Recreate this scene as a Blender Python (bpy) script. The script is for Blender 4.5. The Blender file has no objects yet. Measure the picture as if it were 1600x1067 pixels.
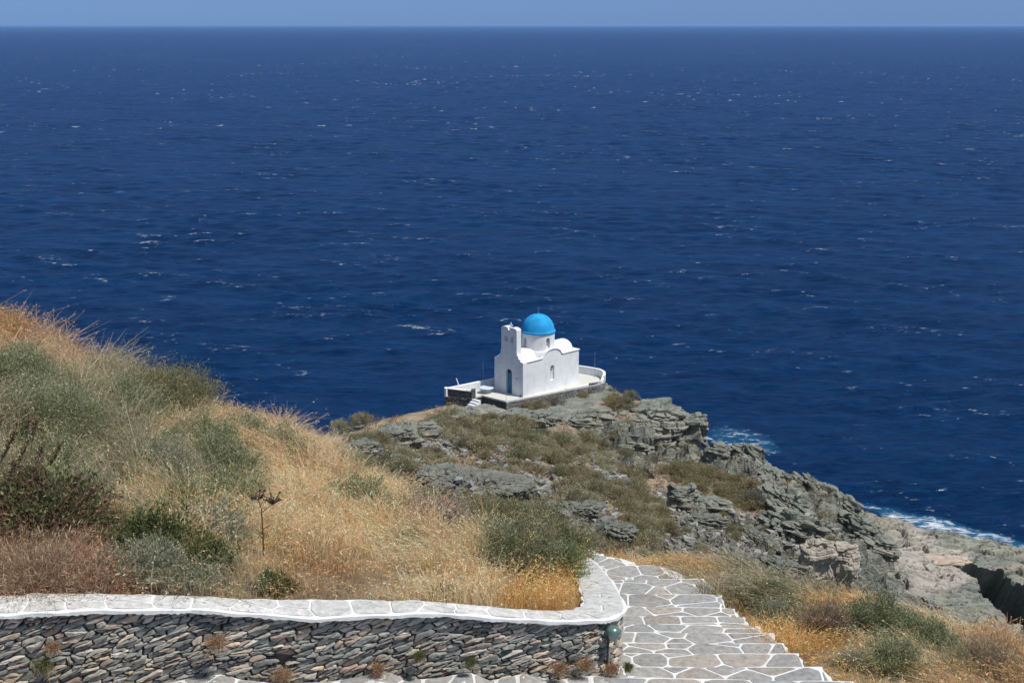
import bpy, bmesh, math, random
import numpy as np
from mathutils import Vector, Matrix
random.seed(7)
rng = np.random.default_rng(11)
S = bpy.context.scene
C = S.collection
R = math.radians

# ------------------------------------------------------------------ camera, sky, sun, exposure
F = 2044.0                      # focal length in photograph pixels (1600 wide)
PITCH = R(13.6)
CAMZ = 48.0
cd = bpy.data.cameras.new('camera')
cd.sensor_width = 36; cd.lens = 36 * F / 1600
cd.clip_start = 0.1; cd.clip_end = 100000
cam = bpy.data.objects.new('camera', cd); C.objects.link(cam)
cam.location = (0, 0, CAMZ); cam.rotation_euler = (math.pi / 2 - PITCH, 0, 0)
S.camera = cam

SUN_EL = R(63)
SUN_H = Vector((0.90, -0.44, 0)).normalized()
SUN_DIR = Vector((SUN_H.x * math.cos(SUN_EL), SUN_H.y * math.cos(SUN_EL), math.sin(SUN_EL)))
w = bpy.data.worlds.new('World'); S.world = w; w.use_nodes = True
nt = w.node_tree; nt.nodes.clear()
sky = nt.nodes.new('ShaderNodeTexSky'); sky.sky_type = 'NISHITA'; sky.sun_disc = False
sky.sun_elevation = SUN_EL; sky.sun_rotation = math.atan2(SUN_DIR.x, SUN_DIR.y)
sky.altitude = 50; sky.air_density = 1.0; sky.dust_density = 0.0; sky.ozone_density = 4.0
# the clear dry air of the photograph: the sky stays deep blue down to the horizon
_tc = nt.nodes.new('ShaderNodeTexCoord'); _sx = nt.nodes.new('ShaderNodeSeparateXYZ'); nt.links.new(_tc.outputs['Generated'], _sx.inputs[0])
_rp = nt.nodes.new('ShaderNodeValToRGB'); _e = _rp.color_ramp.elements; _e.new(0.12)
_e[0].position = 0.0; _e[0].color = (0.155, 0.285, 0.71, 1); _e[1].position = 0.13; _e[1].color = (0.33, 0.45, 0.80, 1); _e[2].position = 0.5; _e[2].color = (1.32, 1.04, 0.80, 1)
nt.links.new(_sx.outputs[2], _rp.inputs[0])
_mx = nt.nodes.new('ShaderNodeMix'); _mx.data_type = 'RGBA'; _mx.blend_type = 'MULTIPLY'; _mx.inputs[0].default_value = 1.0
nt.links.new(_rp.outputs[0], _mx.inputs[7])
hs = nt.nodes.new('ShaderNodeHueSaturation'); hs.inputs['Saturation'].default_value = 1.0
hs.inputs['Value'].default_value = 1.0
bg = nt.nodes.new('ShaderNodeBackground'); bg.inputs[1].default_value = 0.105
out = nt.nodes.new('ShaderNodeOutputWorld')
nt.links.new(sky.outputs[0], _mx.inputs[6]); nt.links.new(_mx.outputs[2], hs.inputs['Color']); nt.links.new(hs.outputs[0], bg.inputs[0])
nt.links.new(bg.outputs[0], out.inputs[0])
sl = bpy.data.lights.new('sun', 'SUN'); sl.energy = 3.6; sl.angle = R(0.53); sl.color = (1, 0.965, 0.91)
so = bpy.data.objects.new('sun', sl); C.objects.link(so)
so.rotation_euler = (-SUN_DIR).to_track_quat('-Z', 'Y').to_euler(); so.location = (0, 0, 90)
S.view_settings.view_transform = 'Standard'; S.view_settings.look = 'None'
S.view_settings.gamma = 1; S.view_settings.exposure = 0.35; S.view_settings.use_curve_mapping = False
S.cycles.volume_bounces = 1; S.cycles.max_bounces = 6

# ------------------------------------------------------------------ geometry of the view: pixel -> place
CP, SP = math.cos(PITCH), math.sin(PITCH)
def ray(px, py):
    u = (px - 800) / F; v = (533.5 - py) / F
    return (u, CP + v * SP, -SP + v * CP)
def at(px, py, Y):
    d = ray(px, py); k = Y / d[1]
    return Vector((d[0] * k, Y, CAMZ + d[2] * k))
def at_z(px, py, z):
    d = ray(px, py); k = (z - CAMZ) / d[2]
    return Vector((d[0] * k, d[1] * k, z))
def proj(x, y, z):
    dz = z - CAMZ
    dep = y * CP - dz * SP
    v = (y * SP + dz * CP) / dep
    return 800 + F * x / dep, 533.5 - F * v

# ------------------------------------------------------------------ noise
def _h(ix, iy, iz, s=0):
    n = (ix.astype(np.int64) * 73856093) ^ (iy.astype(np.int64) * 19349663) ^ (iz.astype(np.int64) * 83492791) ^ (s * 2654435761)
    n = (n ^ (n >> 13)) * 1274126177 & 0xffffffff
    n = (n ^ (n >> 16)) * 2246822519 & 0xffffffff
    n = n ^ (n >> 15)
    return (n & 0xffffff) / float(0xffffff)
def vnoise(p, s=0):
    i = np.floor(p); f = p - i; f = f * f * (3 - 2 * f); i = i.astype(np.int64)
    r = 0
    for a in (0, 1):
        wa = f[:, 0] if a else 1 - f[:, 0]
        for b in (0, 1):
            wb = f[:, 1] if b else 1 - f[:, 1]
            for c in (0, 1):
                wc = f[:, 2] if c else 1 - f[:, 2]
                r = r + wa * wb * wc * _h(i[:, 0] + a, i[:, 1] + b, i[:, 2] + c, s)
    return r * 2 - 1
def fbm(p, o=4, s=0):
    r = 0; a = 1.0; t = 0
    for k in range(o):
        r = r + a * vnoise(p * 2 ** k + 17.3 * k, s + k); t += a; a *= 0.5
    return r / t
def worley(p, s=0):
    i = np.floor(p).astype(np.int64)
    f1 = np.full(len(p), 9.0); f2 = np.full(len(p), 9.0); idv = np.zeros(len(p))
    for a in (-1, 0, 1):
        for b in (-1, 0, 1):
            for c in (-1, 0, 1):
                q = i + np.array([a, b, c])
                jx = _h(q[:, 0], q[:, 1], q[:, 2], s + 1); jy = _h(q[:, 0], q[:, 1], q[:, 2], s + 2)
                jz = _h(q[:, 0], q[:, 1], q[:, 2], s + 3)
                d = np.sqrt((q[:, 0] + jx - p[:, 0]) ** 2 + (q[:, 1] + jy - p[:, 1]) ** 2 + (q[:, 2] + jz - p[:, 2]) ** 2)
                near = d < f1
                f2 = np.where(near, f1, np.minimum(f2, d))
                idv = np.where(near, _h(q[:, 0], q[:, 1], q[:, 2], s + 4), idv)
                f1 = np.where(near, d, f1)
    return f1, f2, idv
def sstep(a, b, x):
    t = np.clip((x - a) / (b - a), 0, 1); return t * t * (3 - 2 * t)
def p3(x, y, z=0.0):
    x = np.asarray(x, float); return np.stack([x, np.asarray(y, float) + 0 * x, z + 0 * x], 1)

# ------------------------------------------------------------------ mesh and object helpers
def mesh_np(name, V, faces, col=None, smooth=False, attrs=None):
    """faces: list of integer arrays, each (n, k)"""
    me = bpy.data.meshes.new(name)
    V = np.asarray(V, np.float32)
    me.vertices.add(len(V)); me.vertices.foreach_set('co', V.ravel())
    loops = np.concatenate([f.ravel() for f in faces]).astype(np.int32)
    starts = []; o = 0
    for f in faces:
        starts.append(o + np.arange(len(f)) * f.shape[1]); o += f.size
    starts = np.concatenate(starts).astype(np.int32)
    me.loops.add(len(loops)); me.loops.foreach_set('vertex_index', loops)
    me.polygons.add(len(starts)); me.polygons.foreach_set('loop_start', starts)
    me.polygons.foreach_set('use_smooth', np.full(len(starts), smooth, dtype=bool))
    if col is not None:
        a = me.color_attributes.new('col', 'FLOAT_COLOR', 'POINT')
        cc = np.ones((len(V), 4), np.float32); cc[:, :3] = col
        a.data.foreach_set('color', cc.ravel())
    for k, v in (attrs or {}).items():
        a = me.attributes.new(k, 'FLOAT', 'POINT'); a.data.foreach_set('value', np.asarray(v, np.float32))
    me.update(calc_edges=True)
    me.validate()
    return me
def link(name, me, mat=None, parent=None, loc=None, rz=0):
    o = bpy.data.objects.new(name, me); C.objects.link(o)
    if mat is not None and len(me.materials) == 0: me.materials.append(mat)
    if parent: o.parent = parent
    if loc is not None: o.location = loc
    o.rotation_euler.z = rz
    return o
def tag(o, label=None, cat=None, group=None, kind=None):
    if label: o['label'] = label
    if cat: o['category'] = cat
    if group: o['group'] = group
    if kind: o['kind'] = kind
    return o
def empty(name, loc=(0, 0, 0), rz=0):
    o = bpy.data.objects.new(name, None); C.objects.link(o); o.location = loc; o.rotation_euler.z = rz
    o.empty_display_size = 0.2
    return o
def copy_tree(o, parent=None):
    c = o.copy(); C.objects.link(c)
    if parent: c.parent = parent
    for ch in list(o.children): copy_tree(ch, c)
    return c
class MB:
    def __init__(s): s.v = []; s.f = []
    def add(s, vs, fs):
        n = len(s.v); s.v += [tuple(v) for v in vs]; s.f += [tuple(i + n for i in f) for f in fs]; return s
    def box(s, x0, x1, y0, y1, z0, z1):
        return s.add([(x0, y0, z0), (x1, y0, z0), (x1, y1, z0), (x0, y1, z0), (x0, y0, z1), (x1, y0, z1), (x1, y1, z1), (x0, y1, z1)],
                     [(0, 3, 2, 1), (4, 5, 6, 7), (0, 1, 5, 4), (1, 2, 6, 5), (2, 3, 7, 6), (3, 0, 4, 7)])
    def prism(s, poly, fn0, fn1):
        """poly: 2-D outline; fn0/fn1 map (u, v) to 3-D on the two ends"""
        n = len(poly)
        return s.add([fn0(*p) for p in poly] + [fn1(*p) for p in poly],
                     [tuple(range(n - 1, -1, -1)), tuple(range(n, 2 * n))] + [(i, (i + 1) % n, n + (i + 1) % n, n + i) for i in range(n)])
    def tube(s, pts, r, n=8):
        pts = [Vector(p) for p in pts]; rs = r if isinstance(r, (list, tuple)) else [r] * len(pts)
        vs = []; fs = []
        for i, p in enumerate(pts):
            t = (pts[min(i + 1, len(pts) - 1)] - pts[max(i - 1, 0)]).normalized()
            a = t.orthogonal().normalized(); b = t.cross(a)
            for k in range(n):
                q = 2 * math.pi * k / n; vs.append(p + (a * math.cos(q) + b * math.sin(q)) * rs[i])
        for i in range(len(pts) - 1):
            for k in range(n): fs.append((i * n + k, i * n + (k + 1) % n, (i + 1) * n + (k + 1) % n, (i + 1) * n + k))
        fs.append(tuple(range(n - 1, -1, -1))); fs.append(tuple(range((len(pts) - 1) * n, len(pts) * n)))
        return s.add(vs, fs)
    def lathe(s, prof, cx=0, cy=0, n=40, caps=True):
        vs = []; fs = []
        for r, z in prof:
            for k in range(n):
                q = 2 * math.pi * k / n; vs.append((cx + r * math.cos(q), cy + r * math.sin(q), z))
        m = len(prof)
        for i in range(m - 1):
            for k in range(n): fs.append((i * n + k, i * n + (k + 1) % n, (i + 1) * n + (k + 1) % n, (i + 1) * n + k))
        if caps: fs.append(tuple(range(n - 1, -1, -1))); fs.append(tuple(range((m - 1) * n, m * n)))
        return s.add(vs, fs)
    def build(s, name, mat, parent=None, smooth=False, bevel=0, sharp=35):
        me = bpy.data.meshes.new(name); me.from_pydata(s.v, [], s.f)
        bm = bmesh.new(); bm.from_mesh(me); bmesh.ops.recalc_face_normals(bm, faces=bm.faces[:]); bm.to_mesh(me); bm.free()
        if smooth:
            me.polygons.foreach_set('use_smooth', [True] * len(me.polygons))
            me.set_sharp_from_angle(angle=R(sharp))
        o = link(name, me, mat, parent)
        if bevel:
            b = o.modifiers.new('bevel', 'BEVEL'); b.width = bevel; b.segments = 2; b.limit_method = 'ANGLE'; b.angle_limit = R(40)
        return o
def carve(o, cutters):
    for c in cutters:
        m = o.modifiers.new('cut', 'BOOLEAN'); m.operation = 'DIFFERENCE'; m.object = c; m.solver = 'EXACT'
    # openings are cut before any bevel
    dg = bpy.context.evaluated_depsgraph_get(); dg.update()
    me = bpy.data.meshes.new_from_object(o.evaluated_get(dg)); mats = [m for m in o.data.materials]
    o.modifiers.clear(); o.data = me
    me.materials.clear()
    for m in mats: me.materials.append(m)
    for c in cutters: bpy.data.objects.remove(c)
    return o

# ------------------------------------------------------------------ materials
def nmat(name):
    m = bpy.data.materials.new(name); m.use_nodes = True
    t = m.node_tree; b = t.nodes['Principled BSDF']
    return m, t, b
def N(t, kind, **kw):
    n = t.nodes.new(kind)
    for k, v in kw.items():
        if k in n.inputs: n.inputs[k].default_value = v
        else: setattr(n, k, v)
    return n
def ramp(t, stops, src, interp='LINEAR'):
    r = t.nodes.new('ShaderNodeValToRGB'); r.color_ramp.interpolation = interp
    e = r.color_ramp.elements
    while len(e) < len(stops): e.new(0.5)
    for i, (p, c) in enumerate(stops):
        e[i].position = p; e[i].color = (*c, 1) if len(c) == 3 else c
    t.links.new(src, r.inputs[0]); return r.outputs[0]
def mix(t, fac, a, b, mode='MIX'):
    m = t.nodes.new('ShaderNodeMix'); m.data_type = 'RGBA'; m.blend_type = mode
    for sock, v in ((m.inputs[0], fac), (m.inputs[6], a), (m.inputs[7], b)):
        if isinstance(v, bpy.types.NodeSocket): t.links.new(v, sock)
        elif isinstance(v, (int, float)): sock.default_value = v
        else: sock.default_value = (*v, 1)
    return m.outputs[2]
def mth(t, op, a, b=0.0, c=None):
    m = t.nodes.new('ShaderNodeMath'); m.operation = op
    for sock, v in zip(m.inputs, (a, b, c)):
        if v is None: continue
        if isinstance(v, bpy.types.NodeSocket): t.links.new(v, sock)
        else: sock.default_value = v
    return m.outputs[0]
def coords(t, scale=(1, 1, 1), rot=(0, 0, 0), which='Object'):
    tc = t.nodes.new('ShaderNodeTexCoord'); mp = t.nodes.new('ShaderNodeMapping')
    mp.inputs['Scale'].default_value = scale; mp.inputs['Rotation'].default_value = rot
    t.links.new(tc.outputs[which], mp.inputs[0]); return mp.outputs[0]
def noise(t, vec, scale, detail=5, rough=0.6, lac=2.0, dist=0.0):
    n = N(t, 'ShaderNodeTexNoise', Scale=scale, Detail=detail, Roughness=rough, Lacunarity=lac, Distortion=dist)
    t.links.new(vec, n.inputs['Vector']); return n.outputs[0]
def bump(t, b, h, strength=0.5, dist=0.05, prev=None):
    n = N(t, 'ShaderNodeBump', Strength=strength, Distance=dist)
    t.links.new(h, n.inputs['Height'])
    if prev is not None: t.links.new(prev, n.inputs['Normal'])
    t.links.new(n.outputs[0], b.inputs['Normal']); return n.outputs[0]
def simple(name, colour, rough=0.7, vary=0.12, scale=4, bmp=0.2, bscale=30, bdist=0.01, metal=0.0, spec=0.5):
    m, t, b = nmat(name); co = coords(t)
    n1 = noise(t, co, scale, 4)
    a = tuple(max(0, c * (1 - vary)) for c in colour); c2 = tuple(min(1, c * (1 + vary)) for c in colour)
    t.links.new(ramp(t, [(0.3, a), (0.7, c2)], n1), b.inputs['Base Color'])
    b.inputs['Roughness'].default_value = rough; b.inputs['Metallic'].default_value = metal
    b.inputs['Specular IOR Level'].default_value = spec
    if bmp: bump(t, b, noise(t, co, bscale, 4), bmp, bdist)
    return m
def leafmat(name, rough=0.6, trans=0.4):
    m, t, b = nmat(name)
    a = N(t, 'ShaderNodeVertexColor', layer_name='col')
    b.inputs['Roughness'].default_value = rough; b.inputs['Specular IOR Level'].default_value = 0.25
    t.links.new(a.outputs[0], b.inputs['Base Color'])
    tr = N(t, 'ShaderNodeBsdfTranslucent'); t.links.new(a.outputs[0], tr.inputs[0])
    mx = N(t, 'ShaderNodeMixShader'); mx.inputs[0].default_value = trans
    o = t.nodes['Material Output']
    t.links.new(b.outputs[0], mx.inputs[1]); t.links.new(tr.outputs[0], mx.inputs[2]); t.links.new(mx.outputs[0], o.inputs[0])
    return m
M = {}
M['leaf'] = leafmat('plant_leaf')
M['twig'] = simple('dry_twig', (0.16, 0.12, 0.08), 0.8, 0.3, 9, 0)
def whitewash():
    m, t, b = nmat('whitewash'); co = coords(t)
    n1 = noise(t, co, 0.9, 5, 0.6); n2 = noise(t, coords(t, (1.3, 1.3, 0.6)), 1.5, 6, 0.68)
    c = mix(t, 0.5, ramp(t, [(0.35, (0.66, 0.665, 0.67)), (0.6, (0.79, 0.79, 0.78))], n1), ramp(t, [(0.3, (0.52, 0.52, 0.51)), (0.45, (0.70, 0.70, 0.69)), (0.55, (0.78, 0.78, 0.775))], n2))
    t.links.new(c, b.inputs['Base Color']); b.inputs['Roughness'].default_value = 0.85
    bump(t, b, noise(t, co, 7, 5, 0.65), 0.35, 0.03); return m
M['white'] = whitewash()
M['dome'] = simple('dome_paint', (0.022, 0.30, 0.60), 0.85, 0.22, 1.4, 0.25, 12, 0.01, spec=0.2)
M['door'] = simple('door_paint', (0.02, 0.17, 0.30), 0.5, 0.2, 6, 0.2, 30)
M['dark'] = simple('dark_inside', (0.02, 0.022, 0.026), 0.9, 0.1, 3, 0)
M['metal'] = simple('grey_metal', (0.35, 0.36, 0.38), 0.45, 0.1, 6, 0, metal=0.6)
M['floorwhite'] = simple('terrace_paint', (0.56, 0.55, 0.50), 0.85, 0.08, 1.6, 0.3, 9, 0.01)
def rockmat(name, local=False):
    m, t, b = nmat(name)
    g1 = coords(t, (1, 1, 1)); st = coords(t, (0.5, 0.5, 2.6), (R(18), R(-14), R(20)))
    big = noise(t, g1, 0.16, 5, 0.6); mid = noise(t, g1, 0.9, 8, 0.68); fine = noise(t, st, 1.8, 9, 0.72)
    c1 = ramp(t, [(0.30, (0.085, 0.09, 0.078)), (0.44, (0.205, 0.215, 0.18)), (0.57, (0.32, 0.315, 0.25)), (0.74, (0.53, 0.48, 0.37))], mix(t, 0.45, mid, fine))
    c2 = ramp(t, [(0.36, (0.165, 0.20, 0.18)), (0.55, (0.285, 0.285, 0.24)), (0.72, (0.46, 0.395, 0.30))], big)
    c = mix(t, 0.45, c1, c2)
    speck = ramp(t, [(0.66, (0, 0, 0)), (0.74, (1, 1, 1))], noise(t, g1, 3.1, 6, 0.7))
    c = mix(t, mth(t, 'MULTIPLY', speck, 0.5), c, (0.52, 0.50, 0.45))
    at_ = N(t, 'ShaderNodeAttribute', attribute_name='tint'); at2 = N(t, 'ShaderNodeAttribute', attribute_name='soil')
    tint = ramp(t, [(0.0, (0.40, 0.41, 0.41)), (0.4, (0.82, 0.83, 0.83)), (1.0, (1.25, 1.2, 1.14))], at_.outputs['Fac'])
    if not local: c = mix(t, 0.8, c, mix(t, 1.0, c, tint, 'MULTIPLY'))
    soilc = ramp(t, [(0.32, (0.22, 0.175, 0.11)), (0.5, (0.34, 0.27, 0.19)), (0.62, (0.42, 0.305, 0.195)), (0.75, (0.34, 0.33, 0.23))], noise(t, g1, 0.55, 8, 0.7))
    if not local:
        f = mth(t, 'MULTIPLY_ADD', noise(t, g1, 1.3, 7, 0.7), 1.0, -0.5)
        f = mth(t, 'ADD', at2.outputs['Fac'], f)
        f = ramp(t, [(0.42, (0, 0, 0)), (0.58, (1, 1, 1))], f)
        c = mix(t, f, c, soilc)
        # pinkish worn limestone patches and pale boulders keep their own colour
        pa = N(t, 'ShaderNodeAttribute', attribute_name='pale')
        c = mix(t, pa.outputs['Fac'], c, ramp(t, [(0.35, (0.36, 0.33, 0.28)), (0.6, (0.50, 0.455, 0.38))], noise(t, g1, 0.8, 6)))
        hollow_shade = N(t, 'ShaderNodeAttribute', attribute_name='hollow_shade')
        c = mix(t, hollow_shade.outputs['Fac'], c, (0.012, 0.012, 0.011))  # shade of the sea hollow painted into the rock as near-black
    t.links.new(c, b.inputs['Base Color']); b.inputs['Roughness'].default_value = 0.88; b.inputs['Specular IOR Level'].default_value = 0.3
    vo = N(t, 'ShaderNodeTexVoronoi', feature='DISTANCE_TO_EDGE', Scale=1.1); t.links.new(st, vo.inputs['Vector'])
    cr = ramp(t, [(0.0, (0, 0, 0)), (0.09, (1, 1, 1))], vo.outputs['Distance'])
    p = bump(t, b, fine, 1.0, 0.35)
    p = bump(t, b, cr, 0.5, 0.10, p)
    bump(t, b, noise(t, g1, 5, 6, 0.7), 0.7, 0.08, p)
    return m
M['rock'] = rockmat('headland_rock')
M['crag'] = rockmat('crag_rock', True)
def soilmat():
    m, t, b = nmat('hill_soil'); co = coords(t)
    c = ramp(t, [(0.3, (0.12, 0.085, 0.05)), (0.5, (0.22, 0.16, 0.09)), (0.7, (0.32, 0.25, 0.15))], noise(t, co, 1.7, 9, 0.7))
    t.links.new(c, b.inputs['Base Color']); b.inputs['Roughness'].default_value = 0.95
    bump(t, b, noise(t, co, 9, 8, 0.7), 0.9, 0.06); return m
M['soil'] = soilmat()
def stonecol(name, rough=0.8, bs=0.6):
    m, t, b = nmat(name); co = coords(t)
    a = N(t, 'ShaderNodeVertexColor', layer_name='col')
    n = noise(t, co, 14, 8, 0.68); n2 = noise(t, co, 55, 4, 0.6)
    f = ramp(t, [(0.3, (0.62, 0.62, 0.62)), (0.5, (0.95, 0.95, 0.95)), (0.72, (1.3, 1.28, 1.24))], n)
    c = mix(t, 1.0, a.outputs[0], f, 'MULTIPLY')
    t.links.new(c, b.inputs['Base Color']); b.inputs['Roughness'].default_value = rough; b.inputs['Specular IOR Level'].default_value = 0.35
    p = bump(t, b, n, bs, 0.02); bump(t, b, n2, 0.4, 0.004, p); return m
M['wallstone'] = stonecol('schist_stone')
M['flag'] = stonecol('grey_flagstone', 0.75, 0.25)
def limemat():
    m, t, b = nmat('lime_joint'); co = coords(t)
    c = ramp(t, [(0.3, (0.52, 0.51, 0.48)), (0.55, (0.68, 0.68, 0.66))], noise(t, co, 5, 8, 0.7))
    t.links.new(c, b.inputs['Base Color']); b.inputs['Roughness'].default_value = 0.85
    bump(t, b, noise(t, co, 25, 6, 0.7), 0.5, 0.01); return m
M['lime'] = limemat()
M['earth'] = simple('wall_core', (0.10, 0.085, 0.07), 0.95, 0.3, 12, 0.5, 40, 0.02)

# ------------------------------------------------------------------ the ground: heights from places seen in the photograph
def cap_z_plane(Y): return 42.45 - 0.27 * (Y - 11.6)
def path_z(Y): return 41.9 - 0.27 * (Y - 11.5)
def pY(py):
    d = ray(800, py); tn = -d[2] / d[1]; return (CAMZ - 41.9 - 0.27 * 11.5) / (tn - 0.27)

far = [at(*a) for a in [
    (690, 634, 103.5), (640, 645, 101), (600, 654, 99), (540, 666, 96), (494, 680, 92), (440, 700, 84), (380, 720, 74),
    (640, 690, 92), (560, 700, 88), (720, 668, 98), (750, 690, 95), (800, 640, 104), (830, 660, 101), (870, 640, 104.5), (950, 618, 110), (1000, 620, 111),
    (1050, 640, 110), (1000, 645, 107), (960, 700, 101), (1000, 735, 99), (1080, 725, 103), (1108, 715, 105),
    (1150, 708, 104), (1200, 745, 100), (1250, 764, 98), (1300, 785, 97), (1330, 812, 98),
    (1000, 770, 86), (1060, 770, 90), (1130, 760, 94), (1200, 800, 90), (1100, 830, 77), (1100, 900, 61), (1200, 900, 66), (1300, 905, 76), (1300, 850, 84),
    (1370, 915, 84), (1400, 872, 94), (1180, 850, 80),
    (700, 765, 68), (600, 735, 72), (750, 740, 78), (850, 780, 68), (900, 720, 88), (850, 710, 90), (650, 715, 80), (950, 830, 60), (1000, 870, 56), (870, 830, 56),
    (1340, 792, 120), (1400, 812, 117.5), (1500, 834, 114), (1600, 857, 110.5), (1700, 880, 107),
    (1420, 845, 108), (1500, 865, 105), (1600, 905, 98), (1700, 920, 96),
    (1440, 900, 94), (1500, 915, 91.5), (1480, 960, 85), (1560, 975, 84), (1600, 1005, 80), (1500, 1010, 72), (1680, 1030, 78)]]
# the chapel stands on a levelled top
CH0 = at(817, 621, 108.0)
far += [Vector((CH0.x + dx, CH0.y + dy, CH0.z - 1.1)) for dx, dy in ((0, 2), (4, 6), (-3, 5), (1, 9), (-6, 1.5), (6, 10))]
hid = [(-30, 60, 8), (-34, 75, 2), (-26, 92, 6), (-30, 100, -3), (-20, 106, 5), (-22, 112, -3), (-12, 112, 7), (-12, 122, -5), (-3, 124, 6), (-3, 132, -4), (6, 126, 5),
       (8, 134, -4), (14, 120, 7), (17, 126, -5), (19, 114, 5), (23, 118, -5), (22, 108, 6), (27, 111, -4), (28, 118, -4), (30, 126, -7), (35, 124, -4), (45, 119, -4), (60, 113, -4), (75, 108, -4),
       (-40, 40, 12), (-50, 60, -3), (-45, 85, -8), (-30, 140, -14), (10, 150, -14), (40, 145, -10), (80, 125, -9), (60, 95, 1), (60, 80, 3),
       (75, 70, 8), (45, 60, 10), (60, 40, 20), (30, 40, 25), (20, 50, 20), (16, 36, 28), (40, 25, 35), (24, 62, 13), (30, 74, 8)]
far += [Vector(h) for h in hid]
mid = [Vector(h) for h in [(-5, 45, 30.0), (-12, 45, 30), (-20, 45, 26), (0, 45, 29), (6, 45, 28.4), (-8, 34, 34), (-16, 34, 33), (-26, 34, 26), (0, 34, 33.2), (7, 34, 31), (12, 32, 31), (0, 56, 25.6), (-10, 58, 25), (8, 56, 23.5)]]
inside = [at(*a) for a in [(-250, 400, 19), (-100, 430, 19), (0, 478, 19), (100, 545, 20), (200, 590, 21), (320, 618, 22), (380, 662, 23), (480, 690, 24), (600, 752, 24), (700, 795, 23), (880, 850, 19.5),
    (200, 750, 14.5), (0, 700, 13.5), (100, 850, 11.6), (-100, 800, 11.6), (400, 850, 12.6), (600, 850, 14), (850, 905, 13.6), (700, 900, 12.6), (500, 760, 17), (300, 680, 17), (150, 640, 17), (0, 580, 16), (780, 850, 16), (-200, 600, 15),
    (0, 935, 10.5), (300, 932, 10.9), (600, 940, 11.3), (860, 955, 11.65), (900, 930, 12.9), (890, 890, 14.6), (-250, 935, 10.2)]]
inside = [Vector((v.x, v.y, v.z - (0.27 if k_ < 11 else 0.08))) for k_, v in enumerate(inside)]
outs = [Vector((x, Y, path_z(Y) - 0.32)) for Y in (8, 10, 12, 14, 16, 18, 20) for x in (-6, -2, 1, 2.4, 3.2)]
outs += [at(*a) for a in [(1180, 925, 16.4), (1150, 905, 17.2), (1290, 1010, 13.0), (1400, 1010, 14), (1600, 1070, 12.5), (1450, 975, 15.7), (1300, 935, 17.6), (1220, 920, 18.4),
                           (1590, 1052, 13.3), (1120, 890, 18.5), (1050, 870, 19.5), (1700, 1090, 13)]]
outs += [Vector((2.5, 24, 37.6)), Vector((6.5, 22, 37.3)), Vector((9, 20, 37)), Vector((9, 14.5, 39.6)), Vector((12, 14, 38)), Vector((0, 24, 37.8)), Vector((-4, 20.5, 39)), Vector((6, 8, 42.5)), Vector((12, 8, 40))]
inside += [Vector((-2, 24, 37.9)), Vector((1, 22, 38.5)), Vector((-8, 28, 36.8)), Vector((-16, 26, 39)), Vector((-10, 12, 43.3)), Vector((-16, 18, 45))]
def rbf_fit(P):
    P = np.array([tuple(p) for p in P]); D = np.hypot(P[:, None, 0] - P[None, :, 0], P[:, None, 1] - P[None, :, 1])
    n = len(P); A = np.zeros((n + 3, n + 3)); A[:n, :n] = D + np.eye(n) * -0.15
    A[:n, n] = 1; A[:n, n + 1:] = P[:, :2]; A[n, :n] = 1; A[n + 1:, :n] = P[:, :2].T
    return P, np.linalg.solve(A, np.concatenate([P[:, 2], [0, 0, 0]]))
def rbf_eval(m, x, y):
    P, wt = m; n = len(P); r = np.full(len(x), wt[n]) + wt[n + 1] * x + wt[n + 2] * y
    for i in range(n): r += wt[i] * np.hypot(x - P[i, 0], y - P[i, 1])
    return r
_pre = None
FI = None; FO = rbf_fit(far + mid + outs)

# wall cap: paired outer and inner edges
_o = [(-230, 961, 9.7), (-100, 960, 9.95), (0, 958, 10.1), (53, 956, 10.16), (125, 951.5, 10.25), (203, 951, 10.36), (272, 950.5, 10.46), (328, 951, 10.54), (406, 958, 10.66), (500, 963, 10.8),
      (590, 958.5, 10.92), (675, 956, 11.04), (740, 960, 11.13), (810, 965.5, 11.23), (875, 967.5, 11.34), (937, 967, 11.5), (966, 960, 11.8), (976, 949, None), (968, 929, None), (956, 908, None),
      (943, 892, None), (931, 880, None), (917, 868, None), (896, 857, None), (868, 846, None), (830, 836, None)]
_i = [(-190, 934), (-80, 932), (10, 931), (58, 927), (118, 927), (190, 928.5), (262, 930), (322, 932), (398, 936.5), (490, 936.5), (588, 937.5), (668, 939.5), (736, 945), (800, 951.5),
      (858, 954), (886, 953), (902, 949.5), (909.5, 942), (908, 930), (903.5, 913), (898, 897), (891, 884), (884, 873), (874, 863), (850, 853), (815, 844)]
capo = []; capi = []
for (a, b) in zip(_o, _i):
    if a[2] is None:
        d = ray(a[0], a[1]); tn = -d[2] / d[1]; Y = (CAMZ - 42.45 - 0.27 * 11.6) / (tn - 0.27); po = at(a[0], a[1], Y)
    else: po = at(*a)
    capo.append(po); capi.append(at_z(b[0], b[1], po.z))
def resample(pts, step):
    P = [Vector(p) for p in pts]; res = []
    Q = [P[0] * 2 - P[1]] + P + [P[-1] * 2 - P[-2]]
    for i in range(1, len(Q) - 2):
        a, b, c, d = Q[i - 1:i + 3]; n = 12
        for k in range(n):
            t = k / n
            res.append(0.5 * ((2 * b) + (c - a) * t + (2 * a - 5 * b + 4 * c - d) * t * t + (3 * b - a - 3 * c + d) * t ** 3))
    res.append(P[-1]); return res
capo_r = resample(capo, 0); capi_r = resample(capi, 0)
FI = rbf_fit(far + mid + inside + [Vector((p.x, p.y, p.z - 0.10)) for p in capi_r[::9]] + [Vector((p.x, p.y, p.z - 0.10)) for p in capo_r[4::18]])
inner_poly = [((a.x + b.x) / 2, (a.y + b.y) / 2) for a, b in zip(capo, capi)]
inner_poly += [(-1.5, 19), (-3, 21.5), (-9, 42), (-60, 42), (-60, 5), (inner_poly[0][0], 5)]
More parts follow.
